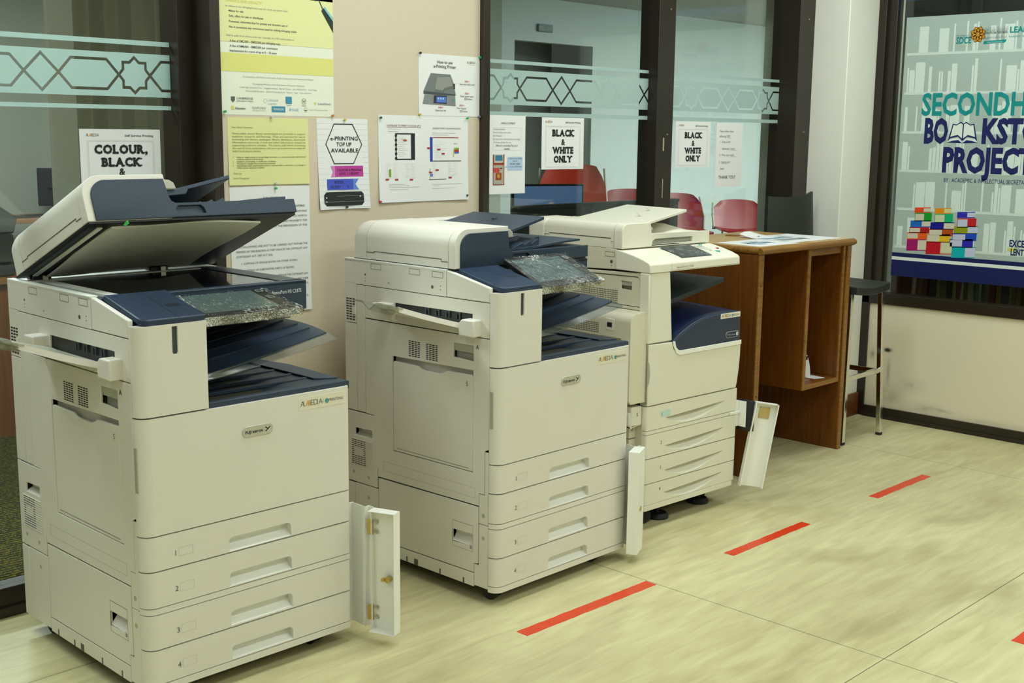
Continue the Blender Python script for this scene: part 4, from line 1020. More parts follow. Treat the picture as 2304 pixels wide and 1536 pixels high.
    ud = MB().prism([(0.046, 0.802), (0.575, 0.807), (0.575, 0.896), (0.062, 0.905), (0.049, 0.892)], 'x', 0.003, 0.009, 0, [[(0.089, 0.857), (0.139, 0.859), (0.139, 0.8875), (0.089, 0.886)]]).build('service_door', IV, root, bevel=0.0015)
    b = MB(); b.prism([(0.006, 0.8875), (0.006, 0.872), (0.016, 0.868), (0.016, 0.8875)], 'y', 0.090, 0.138).box(0.016, 0.018, 0.085, 0.143, 0.853, 0.89); b.build('door_latch', GREYPL, ud)
    b = MB(); grille(b, 0.153, 0.42, 0.803, 0.853, 34, 7, 0.003, fill=0.6, fh=0.5); b.build('vent_slots', SEAM, ud)
    cover('side_cover', [(0.0, 0.455), (0.034, 0.455), (0.034, 0.675), (0.0, 0.675)])
    x0 = -0.085
    pr = [(x0 + 0.012, 0.470), (x0, 0.482), (x0, 0.755)] + arc(x0 + 0.03, 0.757, 0.03, 180, 95, 6) + [(-0.006, 0.789), (0.0, 0.789), (0.0, 0.470)]
    b = MB(); b.prism(pr, 'y', 0.012, 0.055).prism([(x0, 0.70), (x0, 0.755)] + arc(x0 + 0.03, 0.757, 0.03, 180, 95, 6) + [(0.0, 0.789), (0.0, 0.70)], 'y', 0.055, 0.56).box(-0.055, 0.0, 0.055, 0.56, 0.475, 0.72).box(x0, 0.0, 0.545, 0.56, 0.475, 0.71)
    un = b.build('bypass_unit', IV, root, bevel=0.003)
    b = MB(); grille(b, 0.160, 0.40, 0.706, 0.745, 30, 6, x0, fill=0.6, fh=0.5); b.build('vent_slots', SEAM, un)
    MB().box(x0 - 0.001, x0 + 0.02, 0.088, 0.130, 0.722, 0.764).build('latch_pocket', IVW, un, bevel=0.002)
    b = MB(); b.prism(arc(x0 + 0.018, 0.742, 0.021, 90, 210, 8) + [(x0 + 0.018, 0.742)], 'y', 0.098, 0.120); b.build('black_latch', BLACK, un)
    b = MB().box(-0.058, 0.0, 0.022, 0.075, 0.385, 0.455); b.prism([(-0.058, 0.44), (-0.058, 0.385), (-0.07, 0.39), (-0.07, 0.435)], 'y', 0.022, 0.075)
    t5 = b.build('tray_side_box', IVW, root, bevel=0.006, seg=3)
    d = Decal(lambda u, v, l: (u, 0.022 - l, v)); d.text('5', -0.026, 0.420, 0.013, GREYINK, 'c', vdown=False); d.build('tray_number', t5)
    b = MB().box(-0.035, 0.0, 0.05, 0.12, 0.335, 0.383).box(-0.035, 0.0, 0.05, 0.12, 0.09, 0.331); sp = b.build('side_post', IV, root, bevel=0.0015)
    b = MB().cyl((-0.02, 0.0495, 0.368), 'y', 0.007, 0.002, 14).cyl((-0.014, 0.0495, 0.305), 'y', 0.007, 0.002, 14); b.build('plug_caps', mat('ivory_shade', (0.44, 0.41, 0.31), 0.5), sp)
    cover('side_lower_cover', [(0.02, 0.09), (BD, 0.09), (BD, 0.45), (0.02, 0.45)])
    cover('scanner_side_cover', [(0.163, 0.9255), (BD, 0.9070), (BD, 0.9965), (0.163, 0.9975)])
    b = MB()
    for (p, q, r_, s_) in ((0.171, 0.217, 0.985, 0.986), (0.171, 0.217, 0.968, 0.969), (0.171, 0.172, 0.968, 0.986), (0.216, 0.217, 0.968, 0.986)): b.box(-0.0005, 0.002, p, q, r_, s_)
    b.cyl((-0.0005, 0.185, 0.951), 'x', 0.0065, 0.002, 14).cyl((-0.0005, 0.185, 0.937), 'x', 0.002, 0.002, 10); b.build('screw_marks', SEAM, root)
    # control panel wedge
    prof = [(0.160, 0.926), (0.160, 0.996), (0.125, 0.991), (0.080, 0.982), (0.035, 0.970), (0.008, 0.960), (0.0, 0.953), (-0.002, 0.9245)]
    cp = MB().prism(prof, 'x', -0.006, 0.506).build('control_panel', IVW, root, bevel=0.003)
    def T(y): return 0.960 + (y - 0.008) * (0.031 / 0.117)
    pz = lambda x, y, l=0: (x, y, T(y) + 0.0016 + l + (0.0022 * math.sin(math.pi * min(1, max(0, (y - 0.008) / 0.15)))))
    b = MB().grid(lambda u, v: pz(0.190 + 0.175 * u, 0.020 + 0.106 * v, 0.0012), 4, 12); sc = b.build('display', SLATE, cp)
    rnd = random.Random(5)
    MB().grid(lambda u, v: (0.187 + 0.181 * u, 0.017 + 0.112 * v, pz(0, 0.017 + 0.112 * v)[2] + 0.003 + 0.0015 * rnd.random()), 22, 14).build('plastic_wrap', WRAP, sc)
    b = MB()
    for i, (x, y, r_) in enumerate(((0.435, 0.05, 0.010), (0.405, 0.06, 0.005), (0.465, 0.075, 0.006), (0.42, 0.12, 0.007))):
        b.cyl((x, y, pz(0, y)[2] - 0.002), 'z', r_, 0.004, 16, (0, 2, 1, 0)[i])
    for i in range(3):
        for j in range(4): b.box(0.382 + i * 0.014, 0.392 + i * 0.014, 0.07 + j * 0.014, 0.078 + j * 0.014, pz(0, 0.07 + j * 0.014)[2] - 0.002, pz(0, 0.07 + j * 0.014)[2] + 0.0015, 2)
    b.build('panel_buttons', [flat(s2l(90, 190, 180)), flat(s2l(170, 60, 60)), flat((0.62, 0.62, 0.56))], cp)
    d = Decal(lambda u, v, l: (u, -0.0022 - l, v)); d.text('ApeosPort-V 5060', 0.135, 0.934, 0.0085, flat((0.30, 0.27, 0.12)), vdown=False, fit=0.095)
    d.rect(0.106, 0.9285, 0.506, 0.9292, SEAM, 0.0008); d.rect(0.1075, 0.925, 0.1083, 0.955, SEAM, 0.0008); d.build('panel_letters', cp)
    # lid with feeder
    lx0, ly0, ly1 = 0.0, 0.138, 0.615
    hole = [(0.163, 1.006), (0.395, 1.006), (0.395, 1.026), (0.18, 1.026), (0.166, 1.018)]
    b = MB().prism([(0.1605, 0.9985), (0.496, 0.9985), (0.496, 1.042), (0.1605, 1.046)], 'y', ly0, ly0 + 0.014, 0, [hole]).box(0.1605, 0.496, ly0 + 0.014, ly1, 0.9985, 1.036)
    fd = b.build('document_feeder', IVW, root, bevel=0.003)
    MB().box(0.16, 0.40, ly0 + 0.013, ly0 + 0.016, 1.0, 1.03).build('grip_recess', GREYPL, fd)
    rr = 0.030
    ol = [(lx0, 0.9985)] + arc(lx0 + rr, 1.087 - rr, rr, 180, 90, 8) + [(0.155, 1.087), (0.158, 1.060), (0.162, 1.046), (0.162, 0.9985)]
    b = MB().prism(ol, 'y', ly0, 0.1775); b.build('feeder_front_cap', IVW, fd, bevel=0.003)
    cv = MB().prism(ol, 'y', 0.179, 0.52).build('feeder_cover', IVW, fd, bevel=0.001)
    MB().prism(ol, 'y', 0.5215, ly1).build('feeder_rear_cap', IVW, fd, bevel=0.012, seg=4)
    b = MB().box(-0.0006, 0.003, 0.19, 0.50, 1.032, 1.035).box(-0.0006, 0.003, 0.18, 0.19, 1.021, 1.0225).box(-0.0006, 0.003, 0.50, 0.525, 1.0275, 1.029); b.build('cover_groove', SEAM, cv)
    def it(u, v): return (0.150 + (0.258 + 0.06 * v) * u, 0.150 + 0.03 * u + 0.35 * v, 1.0865 + 0.036 * u)
    o = MB().slab(it, (0, 0, -1), 0.010, 6, 6).build('input_tray', IVW, fd, bevel=0.0015)
    b = MB()
    for u, v in ((0.33, 0.30), (0.72, 0.42)):
        p = it(u, v); b.prism([(p[0] - 0.016, p[1] - 0.002), (p[0] + 0.014, p[1] - 0.005), (p[0] + 0.008, p[1] + 0.006)], 'z', p[2], p[2] + 0.001).add([(p[0] - 0.018, p[1] + 0.012, p[2] + 0.017), (p[0] - 0.004, p[1], p[2]), (p[0] + 0.012, p[1] + 0.004, p[2])], [(0, 1, 2)])
    b.build('guide_fins', GREYPL, o)
    b = MB().prism([(0.157, 1.046), (0.19, 1.046), (0.205, 1.060), (0.198, 1.068), (0.157, 1.058)], 'y', 0.17, 0.50); b.build('feed_lip', IVW, fd, bevel=0.002)
    def dk(u, v): return (0.162 + 0.33 * u, 0.160 + 0.40 * v, 1.0385 + 0.030 * max(0, math.sin(math.pi * (u - 0.15) / 0.85)) ** 2 * min(1, v * 5))
    MB().slab(dk, (0, 0, -1), 0.006, 14, 8).build('output_deck', IVW, fd)
    # feet, casters and the tilted lock channel
    b = MB(); b.cyl((0.165, 0.075, 0.0), 'z', 0.042, 0.010, 32).cyl((0.165, 0.075, 0.010), 'z', 0.042, 0.010, 32, 0, 0.034).cyl((0.165, 0.075, 0.02), 'z', 0.007, 0.06, 12); b.build('levelling_foot', RUBBER, root)
    b = MB(); b.cyl((0.43, 0.095, 0.0), 'z', 0.042, 0.010, 32).cyl((0.43, 0.095, 0.010), 'z', 0.042, 0.010, 32, 0, 0.034).cyl((0.43, 0.095, 0.02), 'z', 0.007, 0.06, 12); b.build('levelling_foot', RUBBER, root)
    for x, y in ((0.07, 0.075), (0.48, 0.14), (0.07, BD - 0.08), (0.47, BD - 0.08)): caster(root, x, y, 0.034, 0.9)
    bk = MB().box(0.519, 0.545, 0.004, 0.012, 0.30, 0.40).box(0.545, 0.548, -0.03, 0.012, 0.30, 0.40).box(0.48, 0.545, -0.006, -0.002, 0.352, 0.362).build('lock_bracket', WHITE_P, root, bevel=0.001)
    MB().box(0.549, 0.567, -0.055, 0.012, 0.285, 0.405).build('lock_clamp', BLACK, bk, bevel=0.003)
    M = Matrix.Translation((0.588, -0.06, 0.232)) @ Matrix.Rotation(-(YAW - 0.043) + 0.12, 4, 'Z') @ Matrix.Rotation(R(9.0), 4, 'Y')
    w2, h2, dp, t2 = 0.046, 0.166, 0.024, 0.0018
    b = MB(); b.M = M
    b.box(-w2, w2, 0, t2, -h2, h2).box(-w2, -w2 + 0.004, -dp, 0, -h2, h2).box(w2 - 0.004, w2, -dp, 0, -h2, h2).box(-w2, w2, -dp, 0, h2 - t2, h2)
    fl = b.build('lock_flap', WHITE_P, root, bevel=0.0008)
    b = MB(); b.M = M; b.box(-0.020, 0.022, -0.003, 0, h2 - 0.062, h2 - 0.018)
    pl_ = b.build('lock_plate', mat('gold_plate', (0.62, 0.48, 0.22), 0.35, metal=0.7, noise=0.1), fl, bevel=0.0008)
    b = MB(); b.M = M
    for x in (-0.016, 0.018):
        for z in (h2 - 0.057, h2 - 0.023): b.cyl((x, -0.005, z), (0, 1, 0), 0.003, 0.003, 10)
    b.build('plate_screws', STEEL, pl_)
    return root
pr3 = make_old_printer()
# ================================================================== notices
def paper(name, label, cat, x0, x1, z0, z1, y, m=PAPER, curl=0.004, group=None, lean=0.0, taper=0.0):
    """sheet hung on a wall facing -y; returns (object, mapping, w, h) with u from the left, v from the top"""
    w, h = x1 - x0, z1 - z0
    def base(u, v):
        a, b = u / w, v / h
        out = curl * (b ** 3) * (0.35 + 0.65 * abs(2 * a - 1)) + curl * 0.25 * math.sin(math.pi * a) * math.sin(math.pi * b)
        return (x0 + u + lean * b + taper * (a - 0.5) * b, y - 0.0006 - out, z1 - v)
    P = lambda u, v, l: (lambda p: (p[0], p[1] - 0.0004 - l, p[2]))(base(u, v))
    o = MB().slab(lambda a, b: base(a * w, b * h), (0, 1, 0), 0.0004, 8, 10).build(name, m)
    tag(o, label, cat, group)
    return o, P, w, h
YEL = s2l(214, 214, 150)
def lines(d, rows, x, y0, dy, h, m, w=None, off=0.0):
    for i, r in enumerate(rows):
        d.text(r, x, y0 + dy * i, h, m, off=off, fit=(w if w and len(r) > 40 else None), res=1)

# --- yellow notice
o, P, w, h = paper('paper_notice', 'pale yellow typed notice to library customers, pinned left on the beige board', 'notice', 2.093, 2.396, 1.227, 1.434, WB, mat('yellow_paper', (0.72, 0.71, 0.33), 0.7, spec=0.2, noise=0.02, nscale=10))
d = Decal(P); mk = flat((0.20, 0.19, 0.08))
d.text('Dear Library Customers,', w * .05, h * .155, .0052, mk)
for i, r in enumerate(('These public access library workstations are provided to support', 'academic research, and learning.  They are intended for use in', 'accessing the library catalogue, library databases, electronic', 'information resources, e-mail and other information resources',
                       'supporting academics activities.  The Library staff will be monitoring', 'the used of these workstations, and you may be barred from using the')):
    d.text(r, w * .05, h * (.245 + .0435 * i), .0050, mk, fit=w * .905)
d.text('facility if found doing the following:', w * .05, h * .506, .0050, mk)
for i, (n_, r) in enumerate((('1.', 'Using for illegal activity, to access illegal materials, or to access materials which by local'), ('', 'community standards would be obscene.'), ('2.', 'Installation, downloading, or modification of software.'), ('3.', 'Violating the copyright laws and licensing agreements.'), ('4.', 'Attempting to gain unauthorized access to restricted files or networks, or to damage or'), ('', 'modify computer equipment or software.'))):
    d.text(n_ or ' ', w * .05, h * (.592 + .0315 * i), .0036, mk, off=.012); d.text(r, w * .095, h * (.592 + .0315 * i), .0037, mk, off=.02, fit=(w * .86 if len(r) > 75 else w * (.0088 * len(r))))
d.text('Thank you.', w * .05, h * .835, .0048, mk); d.text('Library Management', w * .05, h * .905, .0048, mk)
d.build('typed_text', o)

# --- white rules notice under it
o, P, w, h = paper('paper_notice', 'tall white library copyright notice, half hidden behind the open-lid printer', 'notice', 2.094, 2.396, 0.815, 1.221, WB - 0.0004)
d = Decal(P); g = GREYINK
d.text('IIUM LIBRARY', w * .5, h * .095, .0066, g, 'c'); d.build('library_heading', o)
d = Decal(P)
d.text('NOTICE', w * .5, h * .14, .0066, g, 'c'); d.text('WARNING REGARDING COPYING', w * .93, h * .165, .0066, g, 'r', off=.01)
rows = ['THE LIBRARY RESERVES ITS RIGHT TO LIMIT COPYING', 'PURSUANT TO COPYRIGHT ACT 1987 ACT 332 WHICH', 'PROTECTS THE RIGHTS OF OWNERS AND PROHIBITS THE', 'COPYING OF WORKS WITHOUT THE PERMISSION OF THE', 'COPYRIGHT OWNER.', '', '', 'THE FOLLOWING ARE NOT TO BE CARRIED OUT WITHIN THE', 'PREMISES OF THIS BUILDING AS THEY VIOLATE THE COPYRIGHT LAW', '(COPYRIGHT ACT 1987 ACT 332).']
for i, r in enumerate(rows): d.text(r or ' ', w * .06, h * (.207 + .037 * i), .0062, g, fit=(w * .90 if len(r) > 40 else None))
d.build('typed_heading', o)
d = Decal(P)
d.text('1. COPYING OF WHOLE BOOKS OR OTHER WORKS', w * .12, h * .595, .0062, g); d.text('2. COPYING OF SUBSTANTIAL PARTS OF BOOKS', w * .12, h * .650, .0062, g)
for i, r in enumerate(('PERSONS CARRYING OUT ACTS WHICH INFRINGE THE COPYRIGHT LAW', 'MAY BE SUBJECT TO PROSECUTION BY COPYRIGHT OWNERS THEIR', 'REPRESENTATIVES. IIUM WILL NOT BE HELD RESPONSIBLE FOR SUCH ACTS')): d.text(r, w * .06, h * (.708 + .040 * i), .0062, g, fit=w * .90)
d.text('IN THE PREMISES OF THE BUILDING.', w * .06, h * .828, .0062, g); d.text('THE ABOVE DOES NOT APPLY TO THE COPYING OF A SMALL', w * .06, h * .885, .0062, g, fit=w * .90); d.text('PART OF THE SUPPORT', w * .06, h * .925, .0062, g)
d.build('typed_text', o)

# --- big yellow and white copyright poster
o, P, w, h = paper('wall_poster', 'large yellow and white copyright poster with a magnifying glass, top left of the board', 'poster', 2.072, 2.500, 1.442, 2.040, WB, mat('poster_paper', (0.78, 0.79, 0.66), 0.55, spec=0.3, noise=0.02, nscale=10), 0.0)
d = Decal(P); Y = flat((0.66, 0.64, 0.16)); YP = flat((0.74, 0.73, 0.36)); Wt = flat((0.82, 0.83, 0.74))
zt = lambda z: 2.040 - z
d.rect(0, 0, w, h * .40, Y, .0002); d.rect(w * .55, 0, w, zt(1.806), flat((0.66, 0.76, 0.78)), .0003); d.rect(0, zt(1.815), w, zt(1.66), YP, .0003)
d.rect(0, zt(1.627), w, zt(1.572), flat((0.70, 0.68, 0.22)), .0002)
d.text("Don't Photocopy", w * .52, zt(1.857), .017, Wt, 'r', off=.02); d.text('USE ORIGINALS!', w * .52, zt(1.825), .019, Wt, 'r', off=.03)
d.text('OFFENCE AND PENALTY', w * .06, zt(1.777), .008, Y, off=.02)
for t, z, k, hh in (('In relation to any infringing/pirated copy of a work, any person who:', 1.762, .06, .0056), ('Makes for sale', 1.748, .085, .0062), ('Sells, offers for sale or distributes', 1.733, .085, .0062), ('Possesses, otherwise than for private and domestic use or', 1.717, .085, .0062), ('Has in possession any contrivance used for making infringing copies', 1.701, .085, .0062),
                    ('Shall be guilty of an offence under the Copyright Act 1987 and be liable to:', 1.676, .06, .0056), ('A fine of RM2,000 \u2013 RM20,000 per infringing copy', 1.660, .085, .0062), ('A fine of RM8,000 \u2013 RM80,000 per contrivance', 1.645, .085, .0062), ('Imprisonment for a term of up to 5 \u2013 10 years', 1.631, .085, .0062)):
    d.text(t, w * k, zt(z), hh, GREYINK if k > .07 else PALEINK, off=.012 if k > .07 else 0)
d.text('In co-operation with: Ministry of Domestic Trade, Co-operatives and Consumerism, Malaysia', w * .5, zt(1.556), .0045, PALEINK, 'c', fit=w * .62)
d.text('Participating Members of the Association of American Publishers:', w * .5, zt(1.535), .0045, PALEINK, 'c', fit=w * .46)
d.text('Cambridge University Press   Cengage Learning   Elsevier Science   John Wiley & Sons   Lexis Nexis', w * .5, zt(1.524), .0045, PALEINK, 'c', fit=w * .68)
d.text('McGraw-Hill Education   Oxford University Press   Pearson   Sage   Taylor & Francis', w * .5, zt(1.513), .0045, PALEINK, 'c', fit=w * .58)
d.text('CAMBRIDGE', w * .13, zt(1.489), .0062, GREYINK, fit=w * .14); d.text('UNIVERSITY PRESS', w * .13, zt(1.482), .0038, GREYINK, fit=w * .14); d.poly([(w * .085, zt(1.497)), (w * .118, zt(1.497)), (w * .118, zt(1.486)), (w * .101, zt(1.479)), (w * .085, zt(1.486))], GREYINK)
d.text('CENGAGE', w * .40, zt(1.486), .0062, flat((0.36, 0.50, 0.56)), fit=w * .09); d.text('Learning', w * .40, zt(1.476), .0062, flat((0.36, 0.50, 0.56)))
for i in range(6): d.disc(w * (.375 + .014 * math.cos(i)), zt(1.487 + .006 * math.sin(i * 1.05)), .0014, flat((0.20, 0.42, 0.55)), 8)
BL = flat(s2l(70, 140, 170)); d.rect(w * .555, zt(1.502), w * .61, zt(1.480), BL); d.text('ELSEVIER', w * .5825, zt(1.474), .003, BL, 'c')
d.line([(w * .72 + .0085 * math.cos(i * .5236), zt(1.489) - .0085 * math.sin(i * .5236)) for i in range(12)], .0009, GREYINK, True); d.text('W', w * .72, zt(1.485), .008, GREYINK, 'c'); d.text('WILEY', w * .72, zt(1.473), .0042, GREYINK, 'c')
d.text('LexisNexis', w * .85, zt(1.480), .0062, flat((0.10, 0.12, 0.25)), fit=w * .12); d.disc(w * .825, zt(1.484), .004, Y)
d.rect(w * .085, zt(1.469), w * .11, zt(1.458), Y); d.text('Education', w * .12, zt(1.459), .0062, GREYINK, off=.02); d.text('OXFORD', w * .26, zt(1.461), .0066, PALEINK, fit=w * .12); d.text('UNIVERSITY PRESS', w * .26, zt(1.455), .0028, PALEINK, fit=w * .12)
d.rect(w * .43, zt(1.471), w * .55, zt(1.453), BL); d.text('PEARSON', w * .49, zt(1.459), .0060, Wt, 'c'); d.text('SAGE', w * .61, zt(1.458), .0074, flat((0.35, 0.52, 0.62)), off=.01); d.disc(w * .595, zt(1.462), .004, flat((0.30, 0.48, 0.60)))
d.line([(w * .735 + .007 * math.cos(i * .5236), zt(1.462) - .007 * math.sin(i * .5236)) for i in range(12)], .0006, GREYINK, True); d.poly([(w * .722, zt(1.462)), (w * .748, zt(1.462)), (w * .735, zt(1.458))], INK); d.text('Taylor & Francis Asia Pacific', w * .765, zt(1.461), .0042, PALEINK, fit=w * .175)
d.build('printed_text', o)
d = Decal(P); cx, cz, r_ = w * .77, zt(1.880), .070
d.disc(cx, cz, r_ * .96, flat((0.58, 0.76, 0.80)), 40, .0006); d.line([(cx + r_ * math.cos(i * math.pi / 24), cz + r_ * math.sin(i * math.pi / 24)) for i in range(48)], .003, flat((0.10, 0.20, 0.22)), True, .0012)
for i, t in enumerate(('into works of a national', 'life, after which the work', 'in the public domain')): d.text(t, cx, cz + .012 + .014 * i, .0055, PALEINK, 'c', lift=.0010)
d.line([(cx + .030, cz + .073), (cx + .048, cz + .051)], .005, flat((0.03, 0.05, 0.05)), lift=.0014); d.line([(cx + .040, cz + .066), (cx + .058, cz + .098)], .0035, flat((0.05, 0.07, 0.07)), lift=.0012)
d.poly([(cx + .052, cz + .104), (cx + .066, cz + .090), (w, cz + .128), (w, cz + .170)], flat((0.02, 0.04, 0.03)), .0010); d.poly([(cx + .0605, cz + .094), (cx + .066, cz + .0895), (w, cz + .122), (w, cz + .134)], flat((0.24, 0.52, 0.56)), .0014)
d.build('magnifier_picture', o)

# --- e-printing top up flyer
o, P, w, h = paper('paper_flyer', 'ruled white flyer with a black hexagon, magenta and blue banners, pinned mid board', 'flyer', 2.429, 2.640, 1.140, 1.437, WB, PAPER, 0.007, lean=0.006)
d = Decal(P); rl = flat((0.45, 0.48, 0.50))
for i in range(16): d.rect(0, h * (.055 + .0615 * i), w, h * (.055 + .0615 * i) + .0005, rl, .0002)
d.build('ruled_lines', o)
d = Decal(P)
d.line([(w * .33, h * .06), (w * .69, h * .06), (w * .87, h * .28), (w * .69, h * .495), (w * .31, h * .495), (w * .16, h * .28)], .0030, INK, True)
d.text('e-PRINTING', w * .52, h * .238, .0125, INK, 'c', off=.012, fit=w * .54); d.text('TOP UP', w * .51, h * .303, .0125, INK, 'c', off=.012); d.text('AVAILABLE', w * .52, h * .370, .0125, INK, 'c', off=.012, fit=w * .54)
mg = flat(s2l(186, 62, 150)); bb = flat(s2l(70, 84, 190))
d.build('hexagon_heading', o)
d = Decal(P)
d.rect(w * .315, h * .52, w * .88, h * .640, mg); d.poly([(w * .235, h * .52), (w * .315, h * .52), (w * .315, h * .64), (w * .235, h * .64), (w * .275, h * .58)], flat(s2l(200, 130, 185)))
d.text('COUNTER E-PRINTING', w * .60, h * .580, .0078, INK, 'c', off=.01, fit=w * .50); d.text('LEVEL 2 LIBRARY', w * .60, h * .618, .0078, INK, 'c', off=.01, fit=w * .40)
d.build('magenta_banner', o)
d = Decal(P)
d.rect(w * .155, h * .665, w * .67, h * .785, bb); d.poly([(w * .67, h * .665), (w * .78, h * .665), (w * .715, h * .725), (w * .78, h * .785), (w * .67, h * .785)], flat(s2l(96, 130, 205)))
d.text('KIOSK,', w * .40, h * .716, .0092, INK, 'c', off=.01); d.text('HS DRY AREA', w * .40, h * .768, .0092, INK, 'c', off=.01, fit=w * .36)
d.build('blue_banner', o)
d = Decal(P)
d.poly([(w * .13, h * .808), (w * .83, h * .808), (w * .875, h * .84), (w * .875, h * .93), (w * .83, h * .962), (w * .13, h * .962), (w * .085, h * .93), (w * .085, h * .84)], flat((0.02, 0.024, 0.02)))
wt = flat((0.80, 0.80, 0.76)); d.text('for enquiries contact :', w * .44, h * .862, .0085, wt, 'c', off=.018, fit=w * .48); d.text('for enquiries contact', w * .47, h * .898, .0058, wt, 'c', off=.018); d.text('017 651 6088', w * .47, h * .940, .0072, wt, 'c', off=.01)
for x_, y_ in ((.13, .87), (.13, .915), (.80, .862), (.80, .91)): d.disc(w * x_, h * y_, .0024, wt, 10, .0009)
d.build('contact_label', o)

# --- how to use the printer
o, P, w, h = paper('paper_notice', 'white how-to-use sheet with a grey printer picture, upper right of the board', 'notice', 2.870, 3.164, 1.454, 1.667, WB, PAPER, 0.001)
d = Decal(P)
d.text('How to use', w * .42, h * .145, .0105, GREYINK, 'c', off=.012); d.text('e-Printing Printer', w * .42, h * .215, .0105, GREYINK, 'c', off=.012); alamedia(d, w * .785, h * .118, .0085, False); d.text('Enterprise Printing', w * .87, h * .143, .0022, PALEINK, 'c')
for t1, t2, x_, y_ in (('STEP 2', 'Scan your matric card', .79, .43), ('STEP 1', "Press 'power saver'", .79, .63), ('STEP 4', "Press 'log out'", .70, .83), ('STEP 3', 'Select your job', .35, .875)):
    d.text(t1, w * x_, h * y_, .0058, REDINK, 'c', off=.012); d.text(t2, w * x_, h * (y_ + .045), .0058, GREYINK, 'c', off=.008)
for x_, y_ in ((.77, .72), (.69, .925)): d.text('button', w * (x_ + .03), h * y_, .0058, GREYINK, off=.008); d.frame(w * (x_ - .02), h * (y_ - .028), w * (x_ + .015), h * y_, .0012, flat((0.06, 0.14, 0.08)))
for a_, b_ in (((.60, .46), (.63, .45)), ((.58, .66), (.62, .64)), ((.47, .67), (.57, .83)), ((.34, .80), (.34, .835))): d.line([(w * a_[0], h * a_[1]), (w * b_[0], h * b_[1])], .0006, REDINK)
d.build('printed_text', o)
d = Decal(P); q = lambda *a: [(w * x_, h * y_) for x_, y_ in a]
d.poly(q((.19, .31), (.51, .315), (.55, .42), (.60, .64), (.59, .66), (.11, .62), (.075, .60)), flat((0.17, 0.19, 0.185))); d.poly(q((.29, .37), (.52, .36), (.55, .50), (.42, .53), (.38, .58), (.26, .56)), flat((0.27, 0.28, 0.25)), .0007)
d.poly(q((.075, .60), (.59, .64), (.59, .66), (.075, .65)), flat((0.06, 0.075, 0.08)), .0008); d.poly(q((.09, .66), (.59, .655), (.60, .83), (.06, .81)), flat((0.22, 0.24, 0.235))); d.poly(q((.26, .57), (.38, .60), (.40, .56), (.55, .50), (.57, .53), (.42, .58), (.39, .63), (.26, .60)), flat((0.14, 0.15, 0.12)), .0009)
d.poly(q((.55, .46), (.585, .46), (.585, .55), (.555, .55)), flat((0.03, 0.04, 0.04)), .0009); d.poly(q((.24, .665), (.45, .665), (.445, .80), (.23, .795)), flat((0.03, 0.035, 0.04)), .0009); d.poly(q((.28, .685), (.44, .685), (.438, .78), (.28, .778)), flat(s2l(84, 118, 200)), .0011)
for i in range(3): d.rect(w * (.30 + .04 * i), h * .70, w * (.32 + .04 * i), h * .73, flat((0.5, 0.6, 0.75)), .0013)
d.disc(w * .555, h * .74, .004, flat((0.05, 0.25, 0.25)), 12, .0011)
d.build('printer_picture', o)

# --- two-page colour printing guideline
o, P, w, h = paper('paper_notice', 'wide white two-page colour printing guideline with red tags, lower right of the board', 'notice', 2.687, 3.108, 1.155, 1.453, WB - 0.0005, PAPER, 0.006)
d = Decal(P); dk = flat((0.02, 0.022, 0.022)); lg = flat((0.48, 0.49, 0.46)); rd = flat(s2l(170, 50, 42)); wine = flat((0.20, 0.03, 0.05))
d.text('GUIDELINE TO PRINT COLOUR (PC)', w * .085, h * .128, .0060, wine, fit=w * .37); d.rect(w * .085, h * .137, w * .455, h * .140, wine)
d.text('GUIDELINE TO PRINT COLOUR IN PHONE (MAC)', w * .585, h * .152, .0056, GREYINK, fit=w * .33)
for y_, a_, b_ in ((.155, .10, .24), (.185, .10, .21), (.195, .58, .85), (.217, .58, .77)): d.rect(w * a_, h * y_, w * b_, h * y_ + .0012, lg)
d.rect(w * .175, h * .205, w * .385, h * .218, dk); d.rect(w * .345, h * .205, w * .387, h * .512, dk); d.rect(w * .175, h * .498, w * .385, h * .512, dk)
for i in range(6): d.disc(w * .183, h * (.232 + .052 * i), .0055, dk, 10, .0007)
d.rect(w * .178, h * .21, w * .189, h * .505, dk, .0007)
for i in range(11): d.rect(w * .205, h * (.245 + .022 * i), w * (.23 + .07 * ((i * 7) % 5) / 5 + .03), h * (.245 + .022 * i) + .0007, lg)
for x_, y_ in ((.28, .287), (.085, .735), (.185, .738), (.345, .742), (.655, .392), (.705, .442), (.54, .375), (.635, .635), (.56, .662), (.785, .728)): d.rect(w * (x_ - .018), h * (y_ - .009), w * (x_ + .018), h * (y_ + .009), rd, .0009)
d.rect(w * .555, h * .247, w * .585, h * .535, flat(s2l(44, 70, 160))); d.rect(w * .588, h * .247, w * .885, h * .255, rd); d.rect(w * .588, h * .523, w * .915, h * .535, flat((0.14, 0.16, 0.15)))
for i in range(10): d.rect(w * .61, h * (.29 + .022 * i), w * (.66 + .1 * ((i * 5) % 7) / 7), h * (.29 + .022 * i) + .0006, lg)
d.rect(w * .835, h * .370, w * .89, h * .394, flat(s2l(120, 170, 60))); d.rect(w * .835, h * .394, w * .89, h * .420, rd); d.rect(w * .835, h * .420, w * .89, h * .440, flat(s2l(60, 110, 190))); d.rect(w * .823, h * .40, w * .832, h * .478, flat(s2l(214, 200, 60)))
d.text('Hold it', w * .83, h * .328, .0045, rd)
d.rect(w * .105, h * .618, w * .128, h * .705, flat(s2l(110, 160, 40)))
for i in range(9):
    for a_ in (.07, .15, .28, .34, .58, .76, .83): d.rect(w * a_, h * (.555 + .02 * i), w * (a_ + .03 + .03 * ((i * 3 + int(a_ * 50)) % 4) / 4), h * (.555 + .02 * i) + .0005, lg, .0003)
